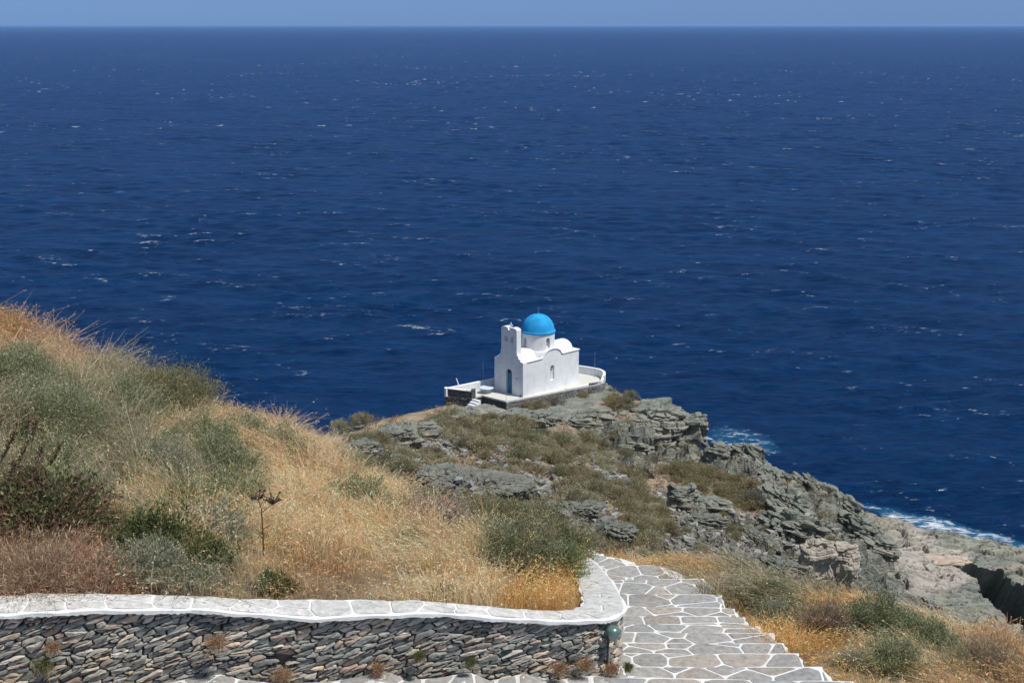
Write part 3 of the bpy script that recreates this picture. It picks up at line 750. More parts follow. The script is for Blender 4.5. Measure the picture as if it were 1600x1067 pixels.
# ------------------------------------------------------------------ dry stone retaining wall with whitewashed cap
def lerp_line(pts, cum, s):
    i = int(np.searchsorted(cum, s)) - 1; i = max(0, min(len(pts) - 2, i)); t = (s - cum[i]) / max(1e-9, cum[i + 1] - cum[i])
    return pts[i].lerp(pts[i + 1], t), (pts[i + 1] - pts[i])
def retaining_wall():
    root = empty('stone_wall', tuple(capo[8] - Vector((0, 0, 1)))); tag(root, 'curved dry stone wall of slate and rust slabs with a whitewashed cap', 'wall')
    inv = root.location.copy()
    pts = [Vector(p) for p in capo_r]; cum = np.concatenate([[0], np.cumsum([(pts[i + 1] - pts[i]).length for i in range(len(pts) - 1)])]); L = cum[-1]
    wid = [(a - b) for a, b in zip(capi_r, capo_r)]
    def normal(d): 
        n = Vector((d.y, -d.x, 0)); return n.normalized()
    def face(s, h, out_):
        p, d = lerp_line(pts, cum, s); n = normal(d)
        return p + n * (out_ - 0.07) + Vector((0, 0, -h)) - inv
    Hh = 1.25; st = Stones(); sfx = 4.2; tilt = R(20)
    # seeds in a tilted, stretched space: stones are long and lean with the bedding
    ct, sn = math.cos(tilt), math.sin(tilt)
    def fwd(s, h): y = -h; u = s * ct + y * sn; v = -s * sn + y * ct; return (u / sfx, v)
    def bwd(u, v): u = u * sfx; return (u * ct - v * sn, -(u * sn + v * ct))
    b = [fwd(0, Hh), fwd(L, Hh), fwd(L, 0.035), fwd(0, 0.035)]
    us = [p[0] for p in b]; vs = [p[1] for p in b]
    seeds = []; pitch_ = 0.066; v = min(vs)
    row = 0
    while v < max(vs):
        u = min(us) + random.random() * pitch_; dv = random.choice([0.016, 0.02, 0.026, 0.034, 0.048, 0.065])
        while u < max(us):
            s_, h_ = bwd(u, v)
            if -0.1 < s_ < L + 0.1 and -0.05 < h_ < Hh + 0.05: seeds.append((u + random.uniform(-.012, .012), v + random.uniform(-.018, .018)))
            u += random.choice([0.014, 0.02, 0.03, 0.045, 0.065])
        v += dv
    cl = cells(seeds, b, 0.0016, 30)
    hole = None
    pal = [((0.15, 0.165, 0.16), 7), ((0.20, 0.21, 0.195), 8), ((0.27, 0.265, 0.235), 6), ((0.24, 0.195, 0.16), 4), ((0.31, 0.27, 0.22), 3), ((0.24, 0.175, 0.135), 1.2), ((0.33, 0.27, 0.19), 1.6), ((0.12, 0.13, 0.125), 4), ((0.42, 0.39, 0.35), 0.8), ((0.17, 0.195, 0.185), 3)]
    for poly in cl:
        if not poly: continue
        q = [bwd(*p) for p in poly]; cx = sum(a for a, _ in q) / len(q); ch = sum(a for _, a in q) / len(q)
        P = face(cx, ch, 0) + inv; px, py = proj(*P)
        if abs(px - 437) < 17 and abs(py - 1029) < 11: continue
        if abs(area(q)) < 0.0006: continue
        q = rough_edge(q, 0.007)
        c = random.choices([a for a, _ in pal], [w_ for _, w_ in pal])[0]; g = random.uniform(1.1, 1.7); m_ = sum(c) / 3; c = tuple(0.25 * m_ + 0.75 * a for a in (c[0] * 1.09, c[1], c[2] * 0.90))
        st.slab(q, face, random.uniform(0.025, 0.065), tuple(min(0.62, a * g) for a in c), 0.007, 0.004, random.uniform(-0.004, 0.008))
    # backing of earth and small stones, behind the faces
    core = MB(); n = len(pts)
    vs_ = []
    for i in range(n):
        d = pts[min(i + 1, n - 1)] - pts[max(0, i - 1)]; nn = normal(d); vs_ += [pts[i] - nn * 0.085 + Vector((0, 0, -0.02)) - inv, pts[i] - nn * 0.085 + Vector((0, 0, -1.3)) - inv]
    core.add(vs_, [(2 * i, 2 * i + 1, 2 * i + 3, 2 * i + 2) for i in range(n - 1)])
    st.build('stone_face', M['wallstone'], root); core.build('earth_core', M['earth'], root)
    # cap: lime slab with lightly washed flags
    cap = MB(); k = len(pts); top = []
    for i in range(k):
        a = pts[i] - inv; bq = capi_r[i] - inv; e = 0.008 * math.sin(i * 0.31) + 0.004 * math.sin(i * 0.77 + 1)
        d = (bq - a).normalized(); a2 = a - d * (e + 0.02); b2 = bq + d * (0.012 * math.sin(i * 0.6))
        zt = 0.004 * math.sin(i * 0.4)
        top += [(a2.x, a2.y, a2.z - 0.034 - 0.016 * abs(math.sin(i * 1.7) * math.sin(i * 0.37))), (a2.x, a2.y, a2.z - 0.010 + zt), (a2.x + d.x * 0.02, a2.y + d.y * 0.02, a2.z + zt), (b2.x, b2.y, b2.z + zt), (b2.x, b2.y, b2.z - 0.16)]
    cap.add(top, [(5 * i + j, 5 * i + 5 + j, 5 * i + 6 + j, 5 * i + 1 + j) for i in range(k - 1) for j in range(4)] + [(5 * i + 4, 5 * i + 9, 5 * i + 5, 5 * i) for i in range(k - 1)])
    capm = simple('cap_whitewash', (0.68, 0.68, 0.655), 0.85, 0.10, 7, 0.5, 26, 0.012)
    cp = cap.build('cap', capm, root, smooth=True, sharp=30)
    fl = Stones()
    def capf(u, v, h):
        p, d = lerp_line(pts, cum, u); i = int(np.searchsorted(cum, u)) - 1; i = max(0, min(len(pts) - 2, i)); t = (u - cum[i]) / max(1e-9, cum[i + 1] - cum[i])
        wv_ = wid[i].lerp(wid[i + 1], t); return p + wv_ * (v / 0.34) + Vector((0, 0, h + 0.004)) - inv
    seeds = []; u = 0.1
    while u < L:
        if random.random() < 0.55: seeds += [(u + random.uniform(-.06, .06), 0.09), (u + random.uniform(-.02, .14), 0.25)]
        else: seeds.append((u, 0.17 + random.uniform(-.05, .05)))
        u += random.uniform(0.26, 0.42)
    for poly in cells(seeds, [(0, -0.004), (L, -0.004), (L, 0.335), (0, 0.335)], 0.010):
        if poly and area(poly) > 0.004:
            g = random.uniform(0.50, 0.57); fl.slab(chaikin(poly, 1, 0.12), capf, 0.004, (g, g * 0.985, g * 0.93), 0.004)
    fl.build('cap_flags', M['flag'], cp)
    # wall lamp near the corner
    d = 0
    lp = at(957, 990, 11.52)
    best = min(range(len(pts)), key=lambda i: abs(proj(*(pts[i] + Vector((0, 0, -0.2))))[0] - 950) + (0 if i < 210 else 999))
    dd = pts[best + 1] - pts[best]; nn = normal(dd); pos = pts[best] + nn * 0.03; pos.z = at(957, 984, pos.y).z
    lamp = empty('wall_lamp', tuple(pos)); tag(lamp, 'round green metal lamp fixed high on the stone wall beside its curved corner', 'lamp')
    lamp.rotation_euler.z = math.atan2(nn.y, nn.x) + math.pi / 2
    g1 = simple('green_enamel', (0.12, 0.20, 0.17), 0.28, 0.25, 20, 0.1, 60, 0.004, metal=0.3, spec=0.8)
    a = MB(); prof = [(0.075 * math.sin(q), -0.01 + 0.062 * math.cos(q)) for q in [R(6 + 12 * i) for i in range(8)]] + [(0.078, -0.018), (0.072, -0.022)]
    a.lathe([(r_, z_) for r_, z_ in prof], 0, -0.03, 24); a.build('hood', g1, lamp, smooth=True)
    a = MB(); a.lathe([(0.058, -0.022), (0.06, -0.05), (0.045, -0.085), (0.02, -0.10)], 0, -0.03, 20); a.build('glass_bowl', simple('frosted_glass', (0.32, 0.36, 0.30), 0.25, 0.1, 8, 0), lamp, smooth=True)
    a = MB(); a.tube([(0, 0.03, -0.01), (0, 0.0, -0.01), (0, -0.02, -0.01)], 0.022, 10); a.tube([(-0.05, -0.01, -0.03), (-0.055, -0.01, -0.2), (-0.05, 0.0, -0.36)], 0.012, 8)  # mount tube plus a thin dark tube running down below it
    a.build('bracket', simple('bracket_dark', (0.03, 0.035, 0.03), 0.6, 0.1, 8, 0), lamp, smooth=True)
retaining_wall()

# ------------------------------------------------------------------ the chapel
zc = CH0.z
fl_ = at_z(773, 610, zc) - CH0; bk_ = at_z(908, 598, zc) - CH0
ang = math.atan2(bk_.y, bk_.x); LEN = bk_.length; WID = fl_.length
print('chapel', LEN, WID, math.degrees(ang), math.degrees(math.atan2(fl_.y, fl_.x)), zc)
ang = (ang + math.atan2(fl_.y, fl_.x) - math.pi / 2) / 2
def chapel():
    r = empty('chapel', tuple(CH0), ang); tag(r, 'small whitewashed chapel with a bright blue dome on the rocky headland', 'chapel')
    # local x runs back along the long wall, local y across the front to the left
    L, W, Hc = 7.1, 3.5, 3.0
    def arch(cx, hw, z0, rise, n=14, a0=0, a1=180):
        return [(cx + hw * math.cos(R(a0 + (a1 - a0) * i / n)), z0 + rise * math.sin(R(a0 + (a1 - a0) * i / n))) for i in range(n + 1)]
    # front wall with the belfry, one thick slab
    prof = [(0, 0), (0, Hc)]
    prof += [(0.03, Hc + 0.05), (0.32, Hc + 0.09), (0.36, Hc + 0.26), (0.56, Hc + 0.31), (0.60, Hc + 0.52), (0.72, Hc + 0.60), (0.76, Hc + 0.86)]
    prof += [(0.76, 5.72)] + [(0.76 + 0.92 * (0.5 - 0.5 * math.cos(R(q))), 5.72 + 0.20 * math.sin(R(q))) for q in (25, 50, 80, 110, 145)] + [(1.62, 5.66), (1.78, 5.66)]
    prof += [(1.70 + 0.95 * (0.5 - 0.5 * math.cos(R(q))), 5.72 + 0.20 * math.sin(R(q))) for q in (45, 75, 105, 135, 160)] + [(2.65, 5.72)]
    prof += [(2.65, Hc + 1.0), (2.71, Hc + 0.68), (2.79, Hc + 0.42), (2.91, Hc + 0.24), (3.05, Hc + 0.12), (3.08, Hc + 0.03), (W, Hc), (W, 0)]
    m = MB(); m.prism([(a, b) for a, b in prof], lambda a, b: (0, a, b), lambda a, b: (0.55, a, b))
    f = m.build('front_wall', M['white'], r)
    cuts = []
    for cy, hw, z0, zt, dp in ((1.70, 0.37, -0.1, 1.84, 0.30), (1.33, 0.16, 4.62, 4.98, 1.0), (2.05, 0.16, 4.62, 4.98, 1.0)):
        c = MB(); pl = [(cy - hw, z0), (cy + hw, z0)] + arch(cy, hw, zt, hw, 10)
        c.prism(pl, lambda a, b: (-0.3, a, b), lambda a, b, dp=dp: (dp, a, b)); cuts.append(c.build('cutter', M['white'], r))
    carve(f, cuts); bv = f.modifiers.new('bevel', 'BEVEL'); bv.width = 0.018; bv.segments = 2; bv.limit_method = 'ANGLE'
    # bell in the right opening, cross
    for cy in (1.33, 2.05):
        b = MB(); b.lathe([(0.02, 4.95), (0.05, 4.93), (0.07, 4.85), (0.10, 4.76), (0.11, 4.73)], 0.28, cy, 14); b.build('bell', simple('bronze', (0.10, 0.085, 0.05), 0.45, 0.1, 9, 0, metal=0.8), r, smooth=True)
    c = MB(); c.box(0.22, 0.30, 1.66, 1.74, 5.68, 6.28); c.box(0.225, 0.295, 1.49, 1.91, 6.02, 6.10); c.box(0.2, 0.32, 1.62, 1.78, 5.68, 5.80)
    c.build('belfry_cross', M['white'], r, bevel=0.01)
    # long walls with the arched gable of the cross vault
    hb = 1.15; xb = 3.66; rise = 0.66
    pw = [(0.55, 0), (L, 0), (L, Hc)] + arch(xb, hb, Hc, rise, 18) + [(0.55, Hc)]
    fl0 = [p for p in pw]
    # soften the foot of the arch
    for nm, y0, y1 in (('side_wall', 0, 0.34), ('side_wall', W - 0.34, W)):
        m = MB(); m.prism(fl0, lambda a, b: (a, y0, b), lambda a, b: (a, y1, b)); o = m.build(nm, M['white'], r)
        if y0 == 0:
            c = MB(); c.prism([(3.66 - 0.25, 0.87), (3.66 + 0.25, 0.87)] + arch(3.66, 0.25, 1.95, 0.25, 10), lambda a, b: (a, -0.3, b), lambda a, b: (a, 0.16, b))
            carve(o, [c.build('cutter', M['white'], r)])
        bv = o.modifiers.new('bevel', 'BEVEL'); bv.width = 0.015; bv.segments = 2; bv.limit_method = 'ANGLE'; bv.angle_limit = R(50)
    m = MB(); m.box(L - 0.34, L - 0.003, 0.34, W - 0.34, 0, Hc - 0.002); m.build('back_wall', M['white'], r)
    # drip edge along the top of the long walls, following the arch
    for y0, y1 in ((-0.07, 0.30), (W - 0.30, W + 0.07)):
        ln = [(0.56, Hc), (xb - hb - 0.12, Hc + 0.01)] + [(xb - hb * math.cos(R(q)) * (1.0), Hc + rise * math.sin(R(q))) for q in range(14, 180, 12)] + [(xb + hb + 0.12, Hc + 0.01), (L + 0.08, Hc)]
        m = MB(); vs = []
        for x, z in ln: vs += [(x, y0, z - 0.015), (x, y0, z + 0.055), (x, y1, z + 0.055), (x, y1, z - 0.015)]
        n = len(ln); m.add(vs, [(4 * i + j, 4 * i + 4 + j, 4 * i + 4 + (j + 1) % 4, 4 * i + (j + 1) % 4) for i in range(n - 1) for j in range(4)] + [(0, 1, 2, 3), (4 * n - 4, 4 * n - 1, 4 * n - 2, 4 * n - 3)])
        m.build('wall_coping', M['white'], r, bevel=0.012)
    m = MB(); m.box(L - 0.31, L + 0.075, 0.30, W - 0.30, Hc - 0.013, Hc + 0.052); m.build('wall_coping', M['white'], r, bevel=0.012)
    # roof: flat deck, lengthwise and crosswise vaults
    m = MB(); m.box(0.55, L - 0.34, 0.34, W - 0.34, 2.7, Hc - 0.03)
    m.prism([(1.75 - 1.0, 2.8), (1.75 + 1.0, 2.8)] + arch(1.75, 1.0, Hc, 0.72, 20), lambda a, b: (0.552, a, b), lambda a, b: (L - 0.05, a, b))
    m.prism([(xb - 1.10, 2.8), (xb + 1.10, 2.8)] + arch(xb, 1.10, Hc, 0.64, 20), lambda a, b: (a, 0.30, b), lambda a, b: (a, W - 0.30, b))
    # square plinth of the drum
    m.lathe([(1.62, 2.9), (1.60, 3.36), (1.50, 3.50)], xb, 1.75, 40)
    m.build('roof', M['white'], r, smooth=True)
    m = MB(); m.lathe([(1.46, 3.2), (1.455, 4.0), (1.455, 4.95)], xb, 1.75, 56); dr = m.build('drum', M['white'], r, smooth=True)
    cuts = []
    vdir = math.atan2(-CH0.y, -CH0.x) - ang     # towards the camera in local space
    for da in (37, -143, 127, -53):
        q = vdir + R(da); c = MB(); dx, dy = math.cos(q), math.sin(q)
        def P(a, b, d): return (xb + dx * d - dy * a, 1.75 + dy * d + dx * a, b)
        c.prism([(-0.2, 3.62), (0.2, 3.62)] + arch(0, 0.2, 4.42, 0.2, 10), lambda a, b: P(a, b, 1.27), lambda a, b: P(a, b, 1.7)); cuts.append(c.build('cutter', M['white'], r))
    carve(dr, cuts)
    dr.data.polygons.foreach_set('use_smooth', [True] * len(dr.data.polygons)); dr.data.set_sharp_from_angle(angle=R(30))
    for da in (37, -143, 127, -53):
        q = vdir + R(da); dx, dy = math.cos(q), math.sin(q); c = MB()
        def P(a, b, d): return (xb + dx * d - dy * a, 1.75 + dy * d + dx * a, b)
        c.prism([(-0.15, 3.9), (0.15, 3.9)] + arch(0, 0.15, 4.40, 0.15, 10), lambda a, b: P(a, b, 1.20), lambda a, b: P(a, b, 1.285)); c.build('drum_window', simple('grey_pane', (0.30, 0.31, 0.30), 0.4, 0.1, 5, 0), r)
    m = MB(); pr = [(1.44, 4.90), (1.53, 4.93), (1.55, 5.0), (1.53, 5.07), (1.46, 5.10)] + [(1.43 * math.cos(R(q)), 5.10 + 1.42 * math.sin(R(q))) for q in range(6, 90, 6)] + [(0.03, 6.53)]
    m.lathe(pr, xb, 1.75, 64); d = m.build('dome', M['dome'], r, smooth=True, sharp=50)
    c = MB(); c.tube([(xb, 1.75, 6.5), (xb, 1.75, 7.15)], 0.022, 6); c.tube([(xb, 1.58, 6.95), (xb, 1.92, 6.95)], 0.02, 6); c.lathe([(0.01, 6.48), (0.06, 6.52), (0.05, 6.6), (0.01, 6.63)], xb, 1.75, 10)
    c.tube([(xb, 1.60, 6.62), (xb, 1.75, 6.9), (xb, 1.90, 6.62)], 0.012, 5)
    c.build('dome_cross', M['metal'], r)
    # door: two leaves with panels, fanlight above
    q = MB(); q.box(0.20, 0.26, 1.33, 1.697, 0, 1.80); q.box(0.20, 0.26, 1.703, 2.07, 0, 1.80)
    for y0 in (1.38, 1.76):
        for z0, z1 in ((0.12, 0.60), (0.68, 1.16), (1.24, 1.72)): q.box(0.185, 0.20, y0, y0 + 0.26, z0, z1)
    dr_ = q.build('door', M['door'], r, bevel=0.006)
    q = MB(); q.prism([(1.33, 1.803), (2.07, 1.803)] + arch(1.70, 0.37, 1.84, 0.37, 10), lambda a, b: (0.21, a, b), lambda a, b: (0.25, a, b)); q.build('fanlight', simple('fanlight_paint', (0.006, 0.025, 0.05), 0.4, 0.1, 5, 0), dr_)
    q = MB(); q.lathe([(0.02, -0.02), (0.03, 0.0), (0.02, 0.02)], 0, 0, 10); k = q.build('handle', M['metal'], dr_, smooth=True); k.location = (0.17, 1.67, 1.0)
    # side window: pale lattice of small openings
    q = MB(); pl = [(3.41, 0.87), (3.91, 0.87)] + arch(3.66, 0.25, 1.95, 0.25, 10); q.prism(pl, lambda a, b: (a, 0.12, b), lambda a, b: (a, 0.159, b)); wn = q.build('window', M['white'], r)
    dim = simple('dim_opening', (0.22, 0.24, 0.25), 0.8, 0.1, 5, 0)
    shapes = [[(3.50, z), (3.60, z), (3.55, z + 0.12)] for z in (1.0, 1.22, 1.44)] + [[(3.68, 1.44), (3.80, 1.44), (3.74, 1.58)], [(3.47, 1.66), (3.80, 1.66)] + arch(3.635, 0.165, 1.95, 0.165, 8)]
    for sh in shapes:
        q = MB(); q.prism(sh, lambda a, b: (a, 0.108, b), lambda a, b: (a, 0.118, b)); q.build('lattice_opening', dim, wn)
    # small boot scraper box at the corner and a wall plaque beside the door
    q = MB(); q.box(-0.02, -0.003, 0.55, 0.95, 1.48, 1.56); q.build('plaque', simple('plaque_stone', (0.45, 0.46, 0.47), 0.7, 0.05, 5, 0), r)
    q = MB(); q.box(-0.16, -0.01, 0.10, 0.26, 0.0, 0.22); q.build('drain_box', simple('drain_grey', (0.12, 0.12, 0.13), 0.7, 0.05, 5, 0), r, bevel=0.01)
chapel()

def terrace():
    r = empty('chapel_terrace', tuple(CH0)); tag(r, 'white paved terrace with low parapet and grey stone sides around the chapel', 'terrace')
    z = zc; o = CH0
    def G(px, py, dz=0): p = at_z(px, py, z + dz); return Vector((p.x - o.x, p.y - o.y))
    PH = 0.75
    near = G(791, 627)
    # outline of the floor, going round: near corner, right edge, curved back, left back, left corner, front
    pts = [near, G(842, 617.5), G(885, 609), G(920, 602.5)]
    pts += [G(938, 600, 0) , G(944, 597), G(946, 592.5), G(940, 588.5), G(930, 586), G(905, 582)]
    lc = G(694, 606, PH); bl = G(772, 590, PH)
    dvec = (lc - bl).normalized()
    back = [Vector((pts[-1].x - 1.2, pts[-1].y + 0.3))]
    ring = pts + back + [bl + (bl - lc).normalized() * 1.2, bl, lc]
    e1 = G(737, 622); e2 = G(753, 617.5)
    ring2 = ring + [e1, e2]
    fl = MB(); n = len(ring2)
    fl.add([(p.x, p.y, 0.006) for p in ring2] + [(p.x, p.y, -0.12) for p in ring2], [tuple(range(n)), tuple(range(2 * n - 1, n - 1, -1))] + [(i, n + i, n + (i + 1) % n, (i + 1) % n) for i in range(n)])
    fl.build('floor', M['floorwhite'], r)
    # grey stone sides down to the rock: individual courses of rough blocks
    st = Stones()
    def side(pa, pb, depth, top, dark=1.0):
        d = pb - pa; L = d.length; nn = Vector((d.y, -d.x)).normalized()
        def fn(s, h, out_): p = pa + d * (s / L) + nn * (out_ - 0.03); return (p.x, p.y, top - h)
        seeds = []; h = 0.06
        while h < depth:
            s = random.random() * 0.2
            while s < L + 0.1: seeds.append((s + random.uniform(-.05, .05), (h + random.uniform(-.03, .03)) * 2.2)); s += random.uniform(0.2, 0.42)
            h += 0.14
        if len(seeds) < 3: return
        for poly in cells(seeds, [(0, 0), (L, 0), (L, depth * 2.2), (0, depth * 2.2)], 0.012):
            if poly and area(poly) > 0.01:
                g = random.uniform(0.13, 0.27) * dark; st.slab(chaikin([(a, b / 2.2) for a, b in poly], 1), fn, random.uniform(0.03, 0.07), (g, g * 0.99, g * 0.93), 0.02)
    rg = ring2
    for i in range(len(rg)):
        a, b = rg[i], rg[(i + 1) % len(rg)]
        side_shade = 1.0
        if i >= len(rg) - 4: side_shade = 0.42  # sides turned from the sun: shade painted into the stone colour
        dep = 1.25
        side(a, b, dep, -0.10, side_shade)
    # stone outer face of the parapets
    par = [pts[3], pts[4], pts[5], pts[6], pts[7], pts[8], pts[9]]
    def wall(a, b, h, h2=None, th=0.26, mat='white'):
        d = b - a; nn = Vector((-d.y, d.x)).normalized(); h2 = h if h2 is None else h2
        m.add([(a.x, a.y, 0), (b.x, b.y, 0), (b.x + nn.x * th, b.y + nn.y * th, 0), (a.x + nn.x * th, a.y + nn.y * th, 0), (a.x, a.y, h), (b.x, b.y, h2), (b.x + nn.x * th, b.y + nn.y * th, h2), (a.x + nn.x * th, a.y + nn.y * th, h)],
              [(0, 3, 2, 1), (4, 5, 6, 7), (0, 1, 5, 4), (1, 2, 6, 5), (2, 3, 7, 6), (3, 0, 4, 7)])
    # curved back parapet as one strip, rising out of the floor
    m = MB(); line = resample([Vector((p.x, p.y, 0)) for p in pts[2:] + back], 0); vs = []; hs = []
    k = len(line)
    for i, p in enumerate(line):
        q = line[min(i + 1, k - 1)] - line[max(i - 1, 0)]; nn = Vector((-q.y, q.x, 0)).normalized(); h = 0.10 + 0.60 * float(sstep(0.18, 0.55, i / k))
        vs += [(p.x, p.y, 0.0), (p.x, p.y, h), (p.x + nn.x * 0.25, p.y + nn.y * 0.25, h), (p.x + nn.x * 0.25, p.y + nn.y * 0.25, 0.008)]
    m.add(vs, [(4 * i + j, 4 * i + 4 + j, 4 * i + 5 + j, 4 * i + 1 + j) for i in range(k - 1) for j in range(3)] + [(0, 1, 2, 3), (4 * k - 4, 4 * k - 1, 4 * k - 2, 4 * k - 3)])
    m.build('parapet', M['white'], r, bevel=0.02)
    # outer stone skin of that parapet, up to just under the coping
    for i in range(3, len(pts) - 1):
        hh = 0.55 if i > 4 else 0.25
        side(pts[i], pts[i + 1], hh, hh - 0.02, 1.0)
    m = MB(); wall(bl + (bl - lc).normalized() * 1.2, lc, PH); m.build('parapet', M['white'], r, bevel=0.02)
    # left front wall: dark stone outside, shade painted into its colour, with a white coping
    g1 = G(737, 616.5, PH)
    e = G(737, 622)
    d = (g1 - lc); nn = Vector((-d.y, d.x)).normalized()
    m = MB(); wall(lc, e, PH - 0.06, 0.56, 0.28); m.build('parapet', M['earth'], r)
    m = MB(); dn = (e - lc).normalized(); nn = Vector((-dn.y, dn.x)); A0 = lc - nn * 0.05; A1 = e - nn * 0.05; B0 = lc + nn * 0.32; B1 = e + nn * 0.32
    m.add([(A0.x, A0.y, PH - 0.055), (A1.x, A1.y, 0.565), (B1.x, B1.y, 0.565), (B0.x, B0.y, PH - 0.055), (A0.x, A0.y, PH + 0.02), (A1.x, A1.y, 0.64), (B1.x, B1.y, 0.64), (B0.x, B0.y, PH + 0.02)], [(0, 3, 2, 1), (4, 5, 6, 7), (0, 1, 5, 4), (1, 2, 6, 5), (2, 3, 7, 6), (3, 0, 4, 7)])
    m.build('parapet_coping', M['white'], r, bevel=0.01)
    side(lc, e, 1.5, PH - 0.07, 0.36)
    # gate pier and the white steps
    m = MB(); m.box(e.x - 0.02, e.x + 0.34, e.y - 0.1, e.y + 0.3, -0.4, 0.80); m.build('gate_pier', simple('pier_stone', (0.13, 0.125, 0.115), 0.9, 0.3, 5, 0.6, 12, 0.03), r, bevel=0.03)
    m = MB()
    f2 = Vector((e.x + 0.5, e.y - 0.25))
    ux = Vector((-(bl - lc).normalized().x, -(bl - lc).normalized().y))
    cs, sn = math.cos(ang), math.sin(ang)
    def lb(m_, cx, cy, a, b, z0, z1):
        vs = []
        for zz in (z0, z1):
            for sx, sy in ((-1, -1), (1, -1), (1, 1), (-1, 1)):
                X, Y = sx * a / 2, sy * b / 2; vs.append((cx + X * cs - Y * sn, cy + X * sn + Y * cs, zz))
        m_.add(vs, [(0, 3, 2, 1), (4, 5, 6, 7), (0, 1, 5, 4), (1, 2, 6, 5), (2, 3, 7, 6), (3, 0, 4, 7)])
    for i in range(4):
        p = f2 - Vector((cs, sn)) * (0.14 + 0.26 * i); lb(m, p.x, p.y, 0.27, 0.85, -1.2, -0.04 - 0.17 * i)
    m.build('entry_steps', M['white'], r, bevel=0.012)
    # low white ledge below the dark wall
    m = MB(); a = G(706, 626.3, -0.5); b = G(737, 630.3, -0.6); m2 = b - a; nn = Vector((-m2.y, m2.x)).normalized() * 0.3
    m.add([(a.x, a.y, -0.75), (b.x, b.y, -0.85), (b.x + nn.x, b.y + nn.y, -0.85), (a.x + nn.x, a.y + nn.y, -0.75), (a.x, a.y, -0.5), (b.x, b.y, -0.6), (b.x + nn.x, b.y + nn.y, -0.6), (a.x + nn.x, a.y + nn.y, -0.5)],
          [(0, 3, 2, 1), (4, 5, 6, 7), (0, 1, 5, 4), (1, 2, 6, 5), (2, 3, 7, 6), (3, 0, 4, 7)])
    m.build('ledge', M['white'], r, bevel=0.02)
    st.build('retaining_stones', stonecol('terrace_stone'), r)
    # things standing on the terrace
    tp = at_z(760, 613.5, z); t = empty('round_table', (tp.x, tp.y, z + 0.006)); tag(t, 'low round table with pale blue top on the terrace beside the entry gap', 'table')
    m = MB(); m.lathe([(0.62, 0.40), (0.64, 0.43), (0.64, 0.47), (0.62, 0.49)], 0, 0, 32); m.build('table_top', simple('pale_blue_paint', (0.52, 0.62, 0.72), 0.6, 0.08, 4, 0), t, smooth=True)
    m = MB(); m.lathe([(0.42, 0.0), (0.40, 0.2), (0.42, 0.40)], 0, 0, 28); m.build('pedestal', simple('pedestal_stone', (0.38, 0.38, 0.36), 0.85, 0.15, 5, 0.4, 20), t, smooth=True)
    for (px, py, h, lab) in ((755, 606, 2.4, 'thin grey pole standing on the terrace beside the round table'), (791, 625.5, 2.6, 'thin grey pole at the front corner of the terrace'), (929, 589, 2.4, 'thin grey pole by the curved parapet behind the chapel')):
        p = at_z(px, py, z); q = MB(); q.tube([(0, 0, 0), (0, 0, h)], [0.014, 0.010], 8); q.lathe([(0.06, 0), (0.06, 0.03), (0.02, 0.04)], 0, 0, 12)
        ob = q.build('slender_pole', simple('pole_grey', (0.30, 0.31, 0.33), 0.5, 0.05, 5, 0)); ob.location = (p.x, p.y, z + 0.006); tag(ob, lab, 'pole', 'thin poles on the chapel terrace')
    p = at_z(716, 601, z + PH); q = MB(); q.tube([(0, 0, -0.1), (-0.18, 0.05, 0.42)], 0.05, 8); q.lathe([(0.07, -0.12), (0.07, -0.08)], 0, 0, 8)
    ob = q.build('leaning_pipe', M['white']); ob.location = (p.x, p.y + 0.12, z + PH + 0.1); tag(ob, 'short white pipe leaning above the left parapet of the terrace', 'pipe')
    hp = hit([691], [633])[0]; q = MB(); q.add([(-.5, -.3, -.3), (.45, -.35, -.3), (.5, .3, -.3), (-.45, .35, -.3), (-.4, -.25, .22), (.3, -.3, .30), (.38, .22, .24), (-.3, .3, .26)], [(0, 3, 2, 1), (4, 5, 6, 7), (0, 1, 5, 4), (1, 2, 6, 5), (2, 3, 7, 6), (3, 0, 4, 7)])
    ob = q.build('white_stone', M['white'], bevel=0.07); ob.scale = (0.55, 0.55, 0.5); ob.location = (hp[0], hp[1], hp[2] + 0.12); tag(ob, 'whitewashed stone block at the foot of the dark terrace wall', 'stone')
terrace()

